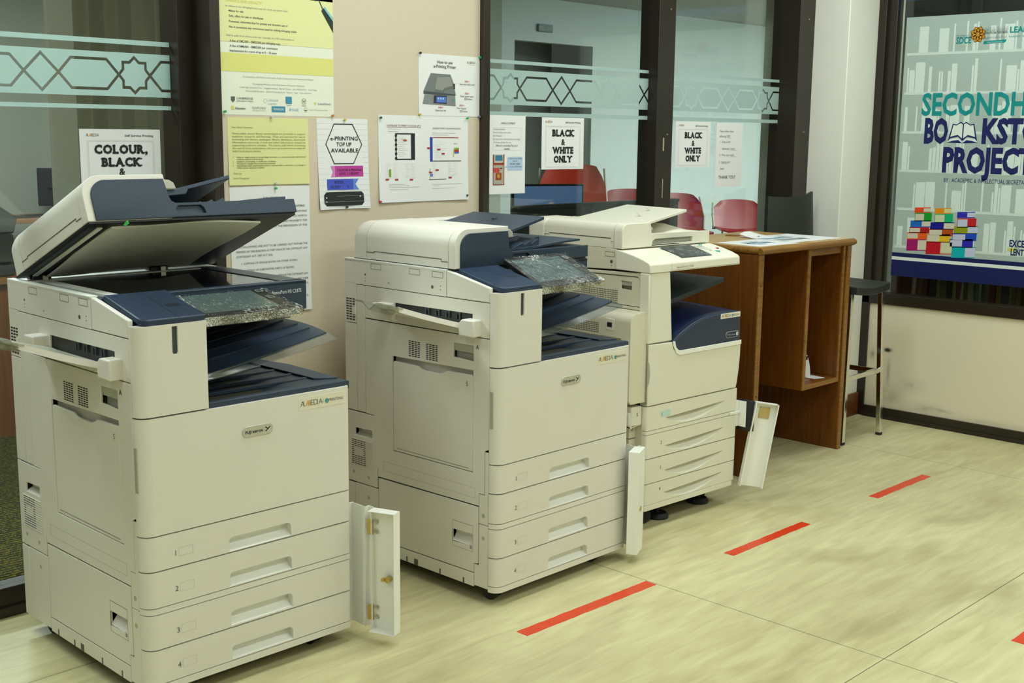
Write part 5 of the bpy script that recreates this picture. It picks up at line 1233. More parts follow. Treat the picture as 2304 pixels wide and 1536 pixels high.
d.rect(w * .553, h * .615, w * .5565, h * .745, GREYINK); d.rect(w * .545, h * .742, w * .74, h * .748, GREYINK); d.rect(w * .557, h * .678, w * .587, h * .708, flat(s2l(96, 130, 200)), .0008)
for y_, a_, b_ in ((.79, .10, .27), (.808, .10, .32), (.826, .10, .43), (.850, .11, .31), (.80, .58, .92), (.818, .59, .66), (.85, .58, .84)): d.rect(w * a_, h * y_, w * b_, h * y_ + .0010, lg)
for a_, b_ in (((.24, .27), (.265, .283)), ((.11, .725), (.135, .705)), ((.365, .735), (.39, .715)), ((.80, .72), (.83, .69))): d.line([(w * a_[0], h * a_[1]), (w * b_[0], h * b_[1])], .0006, rd)
d.build('printed_text', o)

# --- notices taped to the right glazing
GY = WB + 0.0105
o, P, w, h = paper('paper_notice', 'white announcement sheet with a kiosk photo, taped to the glass beside the board', 'notice', 3.211, 3.423, 1.169, 1.4625, GY, PAPER, 0.002, taper=-0.002)
d = Decal(P)
d.text('ANNOUCEMENT', w * .55, h * .112, .0075, GREYINK, 'c', fit=w * .36); d.frame(w * .17, h * .155, w * .89, h * .44, .0005, flat((0.5, 0.5, 0.5)))
for i, t in enumerate(("Assalamualaikum", "Dear brothers and sisters", "Eid Mubarak", "Do you worry about hassle e-printing?", "We have solution for you.")): d.text(t, w * .18, h * (.185 + .0415 * i), .0062, PALEINK, fit=(w * .68 if i == 3 else None))
d.text('24hours e-printing Top up is', w * .52, h * .392, .0062, GREYINK, 'c', off=.01, fit=w * .56); d.text('available', w * .52, h * .433, .0062, GREYINK, 'c', off=.01)
d.poly(rrect(w * .535, w * .93, h * .525, h * .70, .006), flat(s2l(176, 196, 222))); d.poly([(w * .535, h * .63), (w * .46, h * .665), (w * .535, h * .66)], flat(s2l(176, 196, 222)))
for t, y_, k in (('Come to e-printing', .555, 0), ('kiosk at', .588, 0), ('HS DRY AREA', .628, .012), ('in front of Mahallah', .662, 0)): d.text(t, w * .735, h * y_, .0056 + k * .06, GREYINK, 'c', off=k, fit=w * .34 if 'in' in t and t[0] != 'k' else None)
d.build('printed_text', o)
d = Decal(P); d.rect(w * .17, h * .495, w * .46, h * .885, flat(s2l(150, 60, 40))); d.rect(w * .20, h * .495, w * .43, h * .60, flat((0.5, 0.5, 0.44)), .0007); d.rect(w * .225, h * .505, w * .41, h * .575, flat(s2l(56, 120, 150)), .0009); d.rect(w * .185, h * .63, w * .44, h * .875, flat((0.40, 0.38, 0.30)), .0007)
d.rect(w * .185, h * .665, w * .335, h * .725, flat(s2l(190, 70, 66)), .0009); d.rect(w * .35, h * .665, w * .40, h * .68, INK, .0009); d.rect(w * .235, h * .73, w * .385, h * .82, flat(s2l(150, 66, 26)), .0009); d.disc(w * .31, h * .77, .008, flat(s2l(196, 140, 60)), 12, .0011)
d.build('kiosk_picture', o)

def bw_sign(label, x0, x1, z0, z1, y, rows, lam, curl=0.001):
    o, P, w, h = paper('paper_sign', label, 'sign', x0, x1, z0, z1, y, PAPER, curl)
    d = Decal(P); alamedia(d, w * .075, h * .105, .0085, False); d.text('Self Service Printing', w * .91, h * .105, .0062, GREYINK, 'r', off=.015, fit=w * .36)
    fm = flat((0.50, 0.50, 0.46)); d.frame(w * .10, h * .175, w * .90, h * .95, .0006, fm); d.frame(w * .085, h * .16, w * .915, h * .965, .0004, fm)
    for t, fy, hh in rows: slab_text(d, t, w * .5, h * fy, hh, INK)
    d.build('sign_letters', o)
    if lam:
        MB().box(x0 - 0.004, x1 + 0.022, y - 0.0004, y - 0.0001, z0 - 0.004, z1 + 0.003).build('laminate_pouch', glass_mat('laminate_film', (0.96, 0.97, 0.96), 0.8, 0.08, 0.02), o)
bw_sign('laminated BLACK & WHITE ONLY sign on the glass beside the announcement sheet', 3.515, 3.764, 1.258, 1.4595, GY, [('BLACK', .355, .0235), ('&', .525, .022), ('WHITE', .69, .0235), ('ONLY', .862, .0235)], True)
bw_sign('plain BLACK & WHITE ONLY sign on the glass right of the dark mullion', 4.377, 4.640, 1.256, 1.4575, GY, [('BLACK', .355, .0235), ('&', .525, .022), ('WHITE', .69, .0235), ('ONLY', .862, .0235)], False)
bw_sign('COLOUR, BLACK sign on the left glazing, its lower lines hidden by the open lid', 1.683, 1.942, 1.190, 1.394, WL + 0.0265, [('COLOUR,', .345, .0235), ('BLACK', .53, .0235), ('&', .66, .02), ('WHITE', .83, .0235)], False)
o, P, w, h = paper('paper_notice', 'narrow white safety rules sheet ending THANK YOU, taped to the glass near the pillar', 'notice', 4.686, 4.900, 1.163, 1.456, GY, PAPER, 0.001)
d = Decal(P)
for t, fx, fy in (('Please follow these', .12, .145), ('following SOP', .12, .225), ('1.  Keep social', .14, .310), ('distancing 1 meter', .22, .415), ('2.  Wear your mask!', .13, .515), ('3.  Sanitize your', .13, .625), ('hands', .18, .725)): d.text(t, w * fx, h * fy, .0098, PALEINK)
for a_, b_, y_ in ((.45, .58, .232), (.55, .80, .425), (.56, .77, .525), (.21, .45, .635)): d.rect(w * a_, h * y_, w * b_, h * y_ + .0008, PALEINK)
d.build('typed_text', o)
d = Decal(P)
d.text('THANK YOU!', w * .13, h * .870, .0145, GREYINK, fit=w * .62)
d.build('thanks_line', o)

# --- push pins
def pin(col, cn, x, z, where):
    t = MB(); t.cyl((x, WB - 0.010, z), 'y', 0.0040, 0.004, 12).cyl((x, WB - 0.006, z), 'y', 0.0024, 0.005, 10)
    tag(t.build('push_pin', mat('pin_' + cn, col, 0.3, noise=0.02)), where, 'pin', 'push pins on the notice board')
GR, YE, BK, RD, OR, CL, DG, PU = (0.02, 0.42, 0.12), (0.62, 0.46, 0.06), (0.02, 0.03, 0.02), (0.5, 0.03, 0.04), (0.5, 0.22, 0.06), (0.55, 0.58, 0.55), (0.03, 0.09, 0.07), (0.22, 0.16, 0.24)
for col, cn, x, z, lb in ((GR, 'green', 2.083, 1.451, 'green push pin in the bottom left corner of the large copyright poster'), (OR, 'orange', 2.491, 1.446, 'orange push pin in the bottom right corner of the large copyright poster'), (CL, 'clear', 2.252, 1.437, 'clear push pin at the top middle of the yellow notice'),
                          (CL, 'clear', 2.262, 1.231, 'clear push pin at the bottom middle of the yellow notice'), (GR, 'green', 2.262, 1.215, 'green push pin at the top of the tall white notice'), (YE, 'yellow', 2.541, 1.433, 'yellow push pin at the top of the ruled flyer'), (BK, 'black', 2.545, 1.146, 'black push pin at the bottom of the ruled flyer'),
                          (BK, 'black', 2.873, 1.667, 'black push pin in the top left corner of the how-to-use sheet'), (GR, 'green', 3.162, 1.667, 'green push pin in the top right corner of the how-to-use sheet'), (YE, 'yellow', 2.871, 1.457, 'yellow push pin in the bottom left corner of the how-to-use sheet'), (PU, 'mauve', 3.160, 1.455, 'mauve push pin in the bottom right corner of the how-to-use sheet'),
                          (DG, 'dark_green', 2.694, 1.443, 'dark push pin in the top left corner of the two-page guideline'), (GR, 'green', 3.100, 1.448, 'green push pin in the top right corner of the two-page guideline'), (RD, 'red', 2.690, 1.159, 'red push pin in the bottom left corner of the two-page guideline'), (DG, 'dark_green', 3.100, 1.170, 'dark green push pin in the bottom right corner of the two-page guideline')):
    pin(col, cn, x, z, lb)

# ================================================================== bookstore poster in the right wall window
PX = XR + 0.025
pw, pt, pb, pl0 = 1.25, 1.967, 0.722, 2.857
Pp = lambda u, v, l: (PX - 0.0006 - l, pl0 - u, pt - v)        # u runs towards the viewer (image right), v down
ph = pt - pb
ob = MB().box(PX - 0.0006, PX, pl0 - pw, pl0, pb, pt).build('window_poster', film_mat('poster_vinyl', (0.62, 0.725, 0.68), 0.04))
tag(ob, 'big pale bookstore poster with teal and navy lettering in the right-hand window', 'poster')
d = Decal(Pp); g1 = flat((0.64, 0.745, 0.70)); g2 = flat((0.60, 0.705, 0.66)); nv = flat(s2l(16, 26, 84)); wh = flat((0.74, 0.80, 0.76))
U = lambda y: pl0 - y
V = lambda z: pt - z
rnd = random.Random(11)
for row in range(6):
    zb_ = 1.80 - row * 0.185; d.rect(0.01, V(zb_), pw, V(zb_ - 0.012), g2, .0002); u = 0.02
    while u < pw - 0.05:
        ww = rnd.choice((0.012, 0.018, 0.03, 0.05)); hh = rnd.uniform(0.09, 0.15)
        if rnd.random() < 0.75: d.rect(u, V(zb_ + hh), u + ww - 0.003, V(zb_), g1, .0002)
        u += ww + rnd.choice((0.0, 0.0, 0.02))
d.rect(0, V(.838), pw, V(.818), nv, .0005); d.rect(0, V(.818), pw, V(.802), wh, .0005); d.rect(0, V(.802), pw, V(.722), nv, .0005)
d.build('shelf_backdrop_print', ob)
d = Decal(Pp); tl = flat(s2l(10, 140, 138)); nk = flat(s2l(24, 30, 92))
tw = lambda s_, h_: (lambda vs: (max(p[0] for p in vs) - min(p[0] for p in vs)) * h_ / 0.682)(text_geo(s_, .035)[0])
d.text('SECONDHAND', U(2.752), V(1.507), .098, tl, off=.03, fit=.735, lift=.0008)
d.text('BO', U(2.730), V(1.378), .107, nk, off=.045, fit=.118); d.text('KSTORE', U(2.447), V(1.380), .104, nk, off=.045, fit=.40)
d.text('PROJECT', U(2.629), V(1.243), .107, nk, off=.045, fit=.43); d.text('BY : ACADEMIC & INTELECTUAL SECRETARIAT', U(2.616), V(1.1925), .0185, nk, fit=.425)
d.build('title_letters', ob)
d = Decal(Pp)
d.text('SDCE', U(2.531), V(1.834), .028, tl, 'r', off=.03, fit=.072); d.text('Office of Deputy Rector', U(2.604), V(1.868), .006, tl, fit=.065); d.text('Student Development & Community Engagement', U(2.604), V(1.860), .006, tl, fit=.125)
d.rect(U(2.607), V(1.823), U(2.530), V(1.8215), flat(s2l(200, 190, 140)))
d.build('office_mark', ob)
d = Decal(Pp)
d.text('LEAD', U(2.353), V(1.873), .025, tl, off=.03); d.text('KHALIFAH \u2022 AMANAH', U(2.355), V(1.852), .0075, tl)
d.build('motto_letters', ob)
d = Decal(Pp)
def lot(u, v, r0, r1, n_, a0, m, lift): # ring of petals
    for i in range(n_):
        a = a0 + 2 * math.pi * i / n_; c, s_ = math.cos(a), math.sin(a)
        pts = [(u + c * r0 - s_ * k * (r1 - r0) * .42, v + s_ * r0 + c * k * (r1 - r0) * .42) for k in (1, -1)]
        mid = [(u + c * (r0 + r1) / 2 - s_ * k * (r1 - r0) * .62, v + s_ * (r0 + r1) / 2 + c * k * (r1 - r0) * .62) for k in (-1, 1)]
        d.poly([pts[0], pts[1], mid[0], (u + c * r1, v + s_ * r1), mid[1]], m, lift)
gd = flat(s2l(196, 140, 40)); br_ = flat(s2l(84, 52, 14))
eu, ev = U(2.501), V(1.872)
lot(eu, ev, .012, .039, 8, .39, br_, .0006); lot(eu, ev, .013, .036, 8, .39, gd, .0008); lot(eu, ev, .010, .029, 8, 0, br_, .0010); lot(eu, ev, .010, .026, 8, 0, gd, .0012); d.rect(eu - .010, ev - .012, eu + .010, ev + .012, br_, .0014); d.rect(eu - .007, ev - .009, eu + .007, ev + .009, gd, .0016)
ar = flat((0.10, 0.12, 0.12))
d.text('\u0627\u0644\u062c\u0627\u0645\u0639\u0629 \u0627\u0644\u0625\u0633\u0644\u0627\u0645\u064a\u0629 \u0627\u0644\u0639\u0627\u0644\u0645\u064a\u0629 \u0645\u0627\u0644\u064a\u0632\u064a\u0627', U(2.470), V(1.884), .018, ar, fit=.105); d.text('INTERNATIONAL ISLAMIC UNIVERSITY MALAYSIA', U(2.470), V(1.871), .0095, ar, fit=.107, off=.01)
d.text('\u064a\u0648\u0646\u064a\u06cf\u0631\u0633\u064a\u062a\u064a \u0627\u0633\u0644\u0627\u0645 \u0627\u0646\u062a\u0627\u0631\u0627\u0628\u06a0\u0633\u0627', U(2.472), V(1.853), .013, ar, fit=.105)
d.poly([(U(2.470), V(1.841)), (U(2.366), V(1.844)), (U(2.368), V(1.836)), (U(2.374), V(1.830)), (U(2.474), V(1.827))], tl); d.text('Garden of Knowledge and Virtue', U(2.42), V(1.832), .0055, wh, 'c', fit=.07)
d.build('university_crest', ob)
d = Decal(Pp)   # open book between the letters
bx, bz = U(2.539), V(1.378)
for s_ in (-1, 1):
    d.poly([(bx, bz - .088), (bx + s_ * .012, bz - .097), (bx + s_ * .034, bz - .084), (bx + s_ * .052, bz - .088), (bx + s_ * .072, bz - .004), (bx + s_ * .060, bz - .020), (bx + s_ * .022, bz - .028), (bx, bz - .008)], nk, .0006)
    d.poly([(bx + s_ * .003, bz - .084), (bx + s_ * .012, bz - .091), (bx + s_ * .034, bz - .079), (bx + s_ * .048, bz - .082), (bx + s_ * .060, bz - .027), (bx + s_ * .024, bz - .036), (bx + s_ * .003, bz - .020)], wh, .0009)
    d.poly([(bx + s_ * .074, bz - .002), (bx + s_ * .060, bz - .016), (bx + s_ * .022, bz - .022), (bx, bz - .002)], wh, .0007); d.poly([(bx + s_ * .076, bz), (bx + s_ * .05, bz - .008), (bx + s_ * .02, bz - .012), (bx, bz + .003)], nk, .0009)
d.build('open_book_emblem', ob)
d = Decal(Pp)   # the three printed stacks of coloured books
def bk(x0_, y0_, x1_, y1_, c, lift=.0006):
    # coordinates in a 0..1000 sheet mapped onto the stack area
    fu = lambda x_: U(2.785) + (x_ - 590) * (0.330 / 1310 * 1.06); fv = lambda y_: V(1.064) + (y_ - 225) * (0.2165 / 640)
    sk = lambda x_: -(x_ - 590) * 0.045
    a, b_, c_, e = fu(x0_), fu(x1_), y0_, y1_
    d.poly([(a, fv(c_ + sk(x0_))), (b_, fv(c_ + sk(x1_))), (b_, fv(e + sk(x1_))), (a, fv(e + sk(x0_)))], flat(c), lift)
cr = s2l(206, 200, 180); lv = s2l(190, 196, 220)
for x0_, y0_, x1_, y1_, c1, c2, flip in ((710, 232, 1015, 308, s2l(226, 70, 20), cr, 0), (1092, 245, 1408, 325, s2l(226, 140, 10), s2l(206, 206, 140), 0), (1515, 300, 1842, 385, s2l(46, 40, 170), lv, 0), (722, 310, 1044, 432, s2l(0, 150, 30), cr, 1), (1100, 325, 1440, 455, s2l(10, 170, 110), s2l(200, 206, 170), 1), (1525, 390, 1872, 520, s2l(190, 22, 30), lv, 1),
                                         (645, 420, 1030, 515, s2l(20, 100, 190), cr, 0), (1025, 445, 1478, 548, s2l(16, 10, 140), cr, 0), (1478, 500, 1912, 605, s2l(140, 150, 10), lv, 0), (632, 515, 1012, 600, s2l(176, 20, 24), cr, 1), (1010, 540, 1460, 640, s2l(176, 70, 14), cr, 1), (1452, 600, 1895, 705, s2l(20, 70, 190), lv, 1),
                                         (590, 590, 980, 690, s2l(230, 90, 30), cr, 1), (975, 615, 1415, 730, s2l(226, 180, 20), cr, 1), (1410, 680, 1840, 800, s2l(40, 30, 170), lv, 1), (595, 690, 975, 855, s2l(160, 10, 100), cr, 0), (972, 720, 1460, 900, s2l(186, 12, 30), s2l(206, 206, 170), 0), (1460, 790, 1892, 945, s2l(0, 170, 180), lv, 0)):
    s_ = (x1_ - x0_) * .57
    bk(x0_, y0_, x1_, y1_, c1); (bk(x0_ + s_, y0_ + 12, x1_, y1_ - 12, c2, .0009) if not flip else bk(x0_ + 10, y0_ + 14, x1_ - s_ * .8, y1_ - 14, c2, .0009))
d.build('book_stack_print', ob)
d = Decal(Pp)
d.text('EXCE', U(2.279), V(.907), .030, nk, off=.03, fit=.07); d.text('LENT', U(2.27), V(.868), .028, nk, off=.03, fit=.06); d.rect(U(2.285), V(.900), U(2.25), V(.885), flat(s2l(214, 200, 90)), .0008)
d.build('sponsor_mark', ob)
# ================================================================== red floor tape
TAPE = mat('red_floor_tape', s2l(220, 64, 26), 0.32, spec=0.4, noise=0.10, nscale=30)
def tape(pts, label, seed):
    r = random.Random(seed)
    (xa, ya), (xb, yb), w = pts
    d = Vector((xb - xa, yb - ya)); L = d.length; d /= L; n = Vector((-d.y, d.x)); N = 26
    edge = lambda s: [(xa + d.x * L * i / N + n.x * s * (w / 2 + (r.uniform(-1, 1) * .0014 if 0 < i < N else 0)), ya + d.y * L * i / N + n.y * s * (w / 2 + (r.uniform(-1, 1) * .0014 if 0 < i < N else 0))) for i in range(N + 1)]
    o = MB().prism(edge(1) + edge(-1)[::-1], 'z', 0.0, 0.0009).build('floor_tape', TAPE)
    tag(o, label, 'tape', 'red distancing strips on the floor')
tape(((2.359, 2.242), (2.940, 2.233), .042), 'red tape strip on the floor in front of the middle printer', 1)
tape(((3.340, 2.214), (3.831, 2.211), .038), 'red tape strip on the floor in front of the all-ivory printer', 2)
tape(((4.312, 2.198), (4.763, 2.195), .040), 'red tape strip on the floor in front of the desk', 3)
tape(((3.316, 1.226), (3.85, 1.222), .042), 'red tape strip cut off by the right edge of the photo', 4)

# ================================================================== standing-height desk
DW = wood('desk_side_veneer', s2l(100, 53, 6), s2l(124, 71, 14), 2, 0.42); DT = wood('desk_top_veneer', s2l(186, 144, 78), s2l(210, 170, 104), 0, 0.3); DE = wood('desk_edge_lipping', s2l(122, 80, 24), s2l(150, 106, 44), 0, 0.35)
desk = thing('computer_desk', 'tall brown wooden computer desk with a side compartment, between printer and pillar', 'desk', (0, 0, 0))
def dbox(nm, q, m, bev=0.0015, par=None): return MB().box(*q).build(nm, m, par or desk, bevel=bev)
top = MB().prism([(4.185, 2.682), (4.905, 2.682), (4.905, 3.205), (4.185, 3.205)], 'z', 0.926, 0.956).build('desk_top', DT, desk)
b = MB(); prof = [(0.0, 0.926)] + [(-0.0195 * math.sin(a), 0.941 - 0.015 * math.cos(a)) for a in [math.pi * i / 8 for i in range(9)]] + [(0.0, 0.956)]
b.prism([(2.682 + y, z) for y, z in prof], 'x', 4.168, 4.922, smooth=True)
b.build('front_edge', DE, desk)
b = MB().prism([(4.185 + y * .85, z) for y, z in prof], 'y', 2.672, 3.205, smooth=True); b.build('side_edge', DE, desk)
b = MB().prism([(4.905 - y * .85, z) for y, z in prof], 'y', 2.672, 3.205, smooth=True); b.build('side_edge', DE, desk)
MB().cyl((4.60, 3.10, 0.9562), 'z', 0.034, 0.003, 30).build('cable_grommet', wood('grommet_brown', s2l(140, 84, 30), s2l(150, 92, 36)), desk)
for x0_, x1_ in ((4.172, 4.206), (4.876, 4.906)):
    p = dbox('side_panel', (x0_, x1_, 2.684, 3.19, 0, 0.926), DW); dbox('panel_lipping', (x0_, x1_, 2.678, 2.684, 0, 0.926), DE, 0.001, p)
p = dbox('compartment_panel', (4.560, 4.582, 2.692, 3.17, 0.315, 0.926), DW); dbox('panel_lipping', (4.560, 4.582, 2.686, 2.692, 0.315, 0.926), DE, 0.001, p)
p = dbox('compartment_panel', (4.852, 4.870, 2.692, 3.17, 0.315, 0.926), DW); dbox('panel_lipping', (4.852, 4.870, 2.686, 2.692, 0.315, 0.926), DE, 0.001, p)
p = dbox('compartment_floor', (4.582, 4.852, 2.692, 3.17, 0.315, 0.335), DW); dbox('panel_lipping', (4.582, 4.852, 2.686, 2.692, 0.315, 0.335), DE, 0.001, p)
dbox('top_rail', (4.582, 4.852, 2.700, 2.720, 0.893, 0.926), DE); dbox('back_panel', (4.206, 4.876, 3.165, 3.185, 0.30, 0.926), DW)
for x, y, z in ((4.189, 2.678, .80), (4.189, 2.678, .345)): MB().cyl((x, y, z), 'y', .004, .002, 10).build('wood_peg', DE, desk)
# leaflet standing in the compartment
b = MB(); b.add([(4.742, 2.735, .336), (4.80, 2.715, .336), (4.81, 2.79, .3365), (4.742, 2.80, .3365), (4.742, 2.735, .3368), (4.80, 2.715, .3368), (4.81, 2.79, .3373), (4.742, 2.80, .3373)], [(3, 2, 1, 0), (4, 5, 6, 7), (0, 1, 5, 4), (1, 2, 6, 5), (2, 3, 7, 6), (3, 0, 4, 7)])
b.slab(lambda u, v: (4.700 + .075 * u, 2.775 + .02 * v * v, .3375 + .095 * v), (0, 1, 0), .0005, 2, 6); lf_ = b.build('folded_leaflet', PAPER)
tag(lf_, 'small folded white leaflet standing in the desk compartment', 'leaflet')
MB().box(4.712, 4.768, 2.7875, 2.7880, .412, .430).build('dark_print', INK, lf_)
# printed sheets lying on the desk
def sheet(label, c, ang, w, h, bars, tint, curl):
    M = Matrix.Translation((c[0], c[1], 0.9563)) @ Matrix.Rotation(R(ang), 4, 'Z')
    z = lambda u, v: curl * max(0, v - .6) ** 2 * max(0, 1 - abs(u - .15) / .35) * 6
    fn = lambda u, v: tuple(M @ Vector(((u - .5) * w, (v - .5) * h, z(u, v))))
    o = MB().slab(fn, (0, 0, 1), .0005, 10, 8).build('printed_sheet', PAPER); tag(o, label, 'paper', 'printed sheets on the desk')
    d = Decal(lambda u, v, l: tuple(M @ Vector(((u - .5) * w, (v - .5) * h, .0007 + l + z(u, v)))))
    for q in bars: d.rect(*q[:4], flat(q[4]), .0002)
    d.build('printed_layout', o)
tq = s2l(150, 176, 190); gq = s2l(150, 160, 160); dq = s2l(60, 70, 96)
sheet('white printed sheet lying on the desk at the corner nearest the all-ivory printer', (4.365, 2.815), -3, .285, .225, [(.22, .35, .78, .62, tq), (.25, .5, .5, .56, dq), (.55, .42, .75, .47, dq), (.3, .68, .7, .72, gq), (.25, .25, .45, .29, s2l(110, 130, 190))], tq, .0)
sheet('larger white printed sheet with a curled corner, lying along the right edge of the desk', (4.705, 2.865), -2, .375, .285, [(.08, .25, .62, .45, gq), (.05, .52, .55, .72, tq), (.1, .60, .40, .64, dq), (.15, .78, .5, .81, dq), (.58, .55, .62, .85, gq), (.45, .30, .6, .34, dq)], gq, .03)

# ================================================================== bar stool
stool = thing('bar_stool', 'black bar stool with shiny square chrome legs behind the desk', 'stool', (0, 0, 0))
LEA = mat('black_vinyl', (0.020, 0.023, 0.018), 0.5, noise=0.1, nscale=200, bump=0.1)
b = MB().slab(lambda u, v: (4.940 + .305 * u, 2.655 + .395 * v, .738 - .012 * math.sin(math.pi * u) * (1 - v) + .006 * v), (0, 0, -1), .036, 8, 8); b.build('seat', LEA, stool, bevel=.004)
def back(u, v):
    t = (u - .5); x = 4.955 + .270 * u + (.03 if False else 0) + .035 * (1 - v) * (u - .2); y = 3.150 - .075 * u + .045 * v * 0 - .012 * (1 - v) + .035 * (4 * t * t - 1)
    return (x, y, .715 + .405 * v + .012 * (4 * t * t - 1) * v + .018 * u * v)
MB().slab(back, (.15, .98, 0), .016, 12, 10).build('backrest', LEA, stool)
def leg(x0_, y0_, x1_, y1_):
    a = .0115
    b = MB(); b.add([(x1_ - a, y1_ - a, .012), (x1_ + a, y1_ - a, .012), (x1_ + a, y1_ + a, .012), (x1_ - a, y1_ + a, .012), (x0_ - a, y0_ - a, .703), (x0_ + a, y0_ - a, .703), (x0_ + a, y0_ + a, .703), (x0_ - a, y0_ + a, .703)],
                    [(3, 2, 1, 0), (4, 5, 6, 7), (0, 1, 5, 4), (1, 2, 6, 5), (2, 3, 7, 6), (3, 0, 4, 7)])
    o = b.build('leg', CHROME, stool, bevel=.002)
    MB().box(x1_ - a - .001, x1_ + a + .001, y1_ - a - .001, y1_ + a + .001, 0, .014).build('foot_cap', RUBBER, o, bevel=.002)
leg(4.962, 2.700, 4.964, 2.706); leg(5.215, 2.685, 5.278, 2.684); leg(4.962, 3.02, 4.955, 3.09); leg(5.215, 2.93, 5.272, 2.945)
MB().box(4.962, 5.250, 2.690, 2.706, .300, .324).build('foot_rail', CHROME, stool, bevel=.002)
MB().box(5.238, 5.254, 2.700, 2.935, .300, .324).build('foot_rail', CHROME, stool, bevel=.002); MB().box(4.954, 4.968, 2.715, 3.04, .300, .324).build('foot_rail', CHROME, stool, bevel=.002)

# ================================================================== bookcase beyond the right window
BW_ = wood('bookcase_brown', s2l(74, 36, 16), s2l(96, 50, 24), 2, 0.5)
bc = thing('bookcase', 'brown wooden bookcase seen beneath the bookstore poster', 'bookcase', (0, 0, 0))
for y in (2.905, 2.735, 2.395, 1.9, 1.3): MB().box(5.80, 6.12, y, y + .025, 0, 1.50).build('upright', BW_, bc)
MB().box(6.12, 6.14, 1.3, 2.93, 0, 1.50).build('back_board', BW_, bc)
MB().box(5.79, 5.80, 2.735, 2.93, 0, 1.5).build('end_board', BW_, bc)
for z in (0.10, 0.545, 0.90, 1.25, 1.48):
    MB().box(5.80, 6.12, 1.3, 2.93, z, z + .022).build('shelf', BW_, bc)
rnd = random.Random(23); y = 2.730
cols = [s2l(*c) for c in ((58, 52, 40), (120, 110, 84), (110, 100, 74), (60, 50, 40), (150, 140, 70), (110, 50, 46), (96, 82, 62), (150, 146, 120), (46, 62, 54), (64, 84, 78), (126, 106, 56), (70, 74, 66), (96, 92, 70), (112, 96, 50))]
names = ['dark brown', 'dull beige', 'tan', 'umber', 'ochre', 'dark red', 'taupe', 'pale grey', 'dark green', 'grey green', 'mustard', 'slate grey', 'olive', 'gold brown']
k = 0
while y > 2.02:
    tk = rnd.uniform(.020, .040); hgt = rnd.uniform(.17, .24)
    if 2.37 < y - tk < 2.42 or 2.37 < y < 2.425: y = 2.39
    i = k % len(cols)
    o = MB().box(5.802, 5.96, y - tk + .0015, y, .567, .567 + hgt).build('book', mat('cover_' + names[i].replace(' ', '_'), tuple(c * .8 for c in cols[i]), .6, noise=.1))
    nb = 'left' if y > 2.42 else 'right'
    w_ = ('first', 'second', 'third', 'fourth', 'fifth', 'sixth', 'seventh', 'eighth', 'ninth', 'tenth', 'eleventh', 'twelfth', 'thirteenth', 'fourteenth', 'fifteenth', 'sixteenth', 'seventeenth', 'eighteenth', 'nineteenth', 'twentieth', 'twenty-first', 'twenty-second', 'twenty-third', 'twenty-fourth', 'twenty-fifth')[min(k, 24)]
    tag(o, '%s book, %s from the left in the bookcase below the big poster' % (names[i], w_), 'book', 'books under the poster')
    y -= tk + (.012 if rnd.random() < .15 else .0005); k += 1

# ================================================================== room behind the left glazing
LW = wood('office_desk_wood', s2l(120, 68, 28), s2l(142, 86, 40), 2, 0.4); LT = wood('office_desk_top', s2l(150, 100, 52), s2l(170, 118, 66), 0, 0.35)
ld = thing('office_desk', 'brown wooden office desk behind the left glazing, its plain end facing out', 'desk', (0, 0, 0))
MB().box(0.9, 2.34, 5.44, 5.47, 0, .70).build('front_panel', LW, ld); MB().box(2.31, 2.34, 5.47, 6.1, 0, .70).build('side_panel', LW, ld); MB().box(0.9, 2.37, 5.42, 6.12, .70, .725).build('desk_top', LT, ld, bevel=.003)
sb = thing('desktop_printer', 'dark grey desktop printer standing on the desk behind the left glazing', 'printer', (0, 0, 0))
MB().box(1.95, 2.39, 5.50, 5.92, .726, .92).build('body', mat('dark_grey_plastic', (0.035, 0.037, 0.032), .5, noise=.05), sb, bevel=.01); MB().prism([(1.95, .92), (2.40, .92), (2.42, .99), (2.30, 1.075), (2.05, 1.085), (1.95, 1.02)], 'y', 5.52, 5.90).build('cover', mat('mid_grey_plastic', (0.075, 0.08, 0.068), .5, noise=.05), sb, bevel=.008)
MB().box(2.0, 2.36, 5.495, 5.50, .78, .80).build('paper_slot', BLACK, sb)
fw_ = thing('far_desk', 'wooden desk carrying a monitor at the back of the left room', 'desk', (0, 0, 0))
MB().box(3.35, 5.2, 8.3, 8.84, .745, .775).build('desk_top', LT, fw_, bevel=.003); MB().box(3.35, 3.38, 8.32, 8.82, 0, .745).build('side_panel', LW, fw_); MB().box(5.17, 5.2, 8.32, 8.82, 0, .745).build('side_panel', LW, fw_)
mo = thing('monitor', 'dark computer monitor seen from behind, on the far desk of the left room', 'monitor', (4.14, 8.66, .776), R(-35))
MB().box(-.17, .17, -.016, .016, .06, .335).build('screen_back', BLACK, mo, bevel=.006); MB().box(-.02, .02, .016, .035, .0, .2).build('stand', BLACK, mo); MB().cyl((0, .02, 0), 'z', .09, .008, 24).build('foot', BLACK, mo)
ks = MB().box(3.65, 3.95, 8.42, 8.55, .7755, .79).build('keyboard', BLACK); tag(ks, 'black keyboard lying on the far desk of the left room', 'keyboard')
oc = thing('office_chair', 'office chair with orange arms behind the grey desktop printer', 'chair', (2.50, 6.55, 0), R(20))
ORP = mat('orange_plastic', s2l(196, 92, 40), .45, noise=.04)
MB().slab(lambda u, v: (-.23 + .46 * u, -.22 + .44 * v, .46 + .02 * math.cos(6 * v)), (0, 0, -1), .05, 6, 6).build('seat', BLACK, oc, bevel=.01)
MB().slab(lambda u, v: (-.22 + .44 * u, .22 + .05 * v, .55 + .42 * v), (0, 1, 0), .03, 6, 6).build('backrest', BLACK, oc, bevel=.01)
for s_ in (-1, 1):
    MB().tube([(s_ * .25, .20, .95), (s_ * .26, .18, .66), (s_ * .27, -.15, .66), (s_ * .25, -.18, .46)], .016, 10).build('arm', ORP, oc)
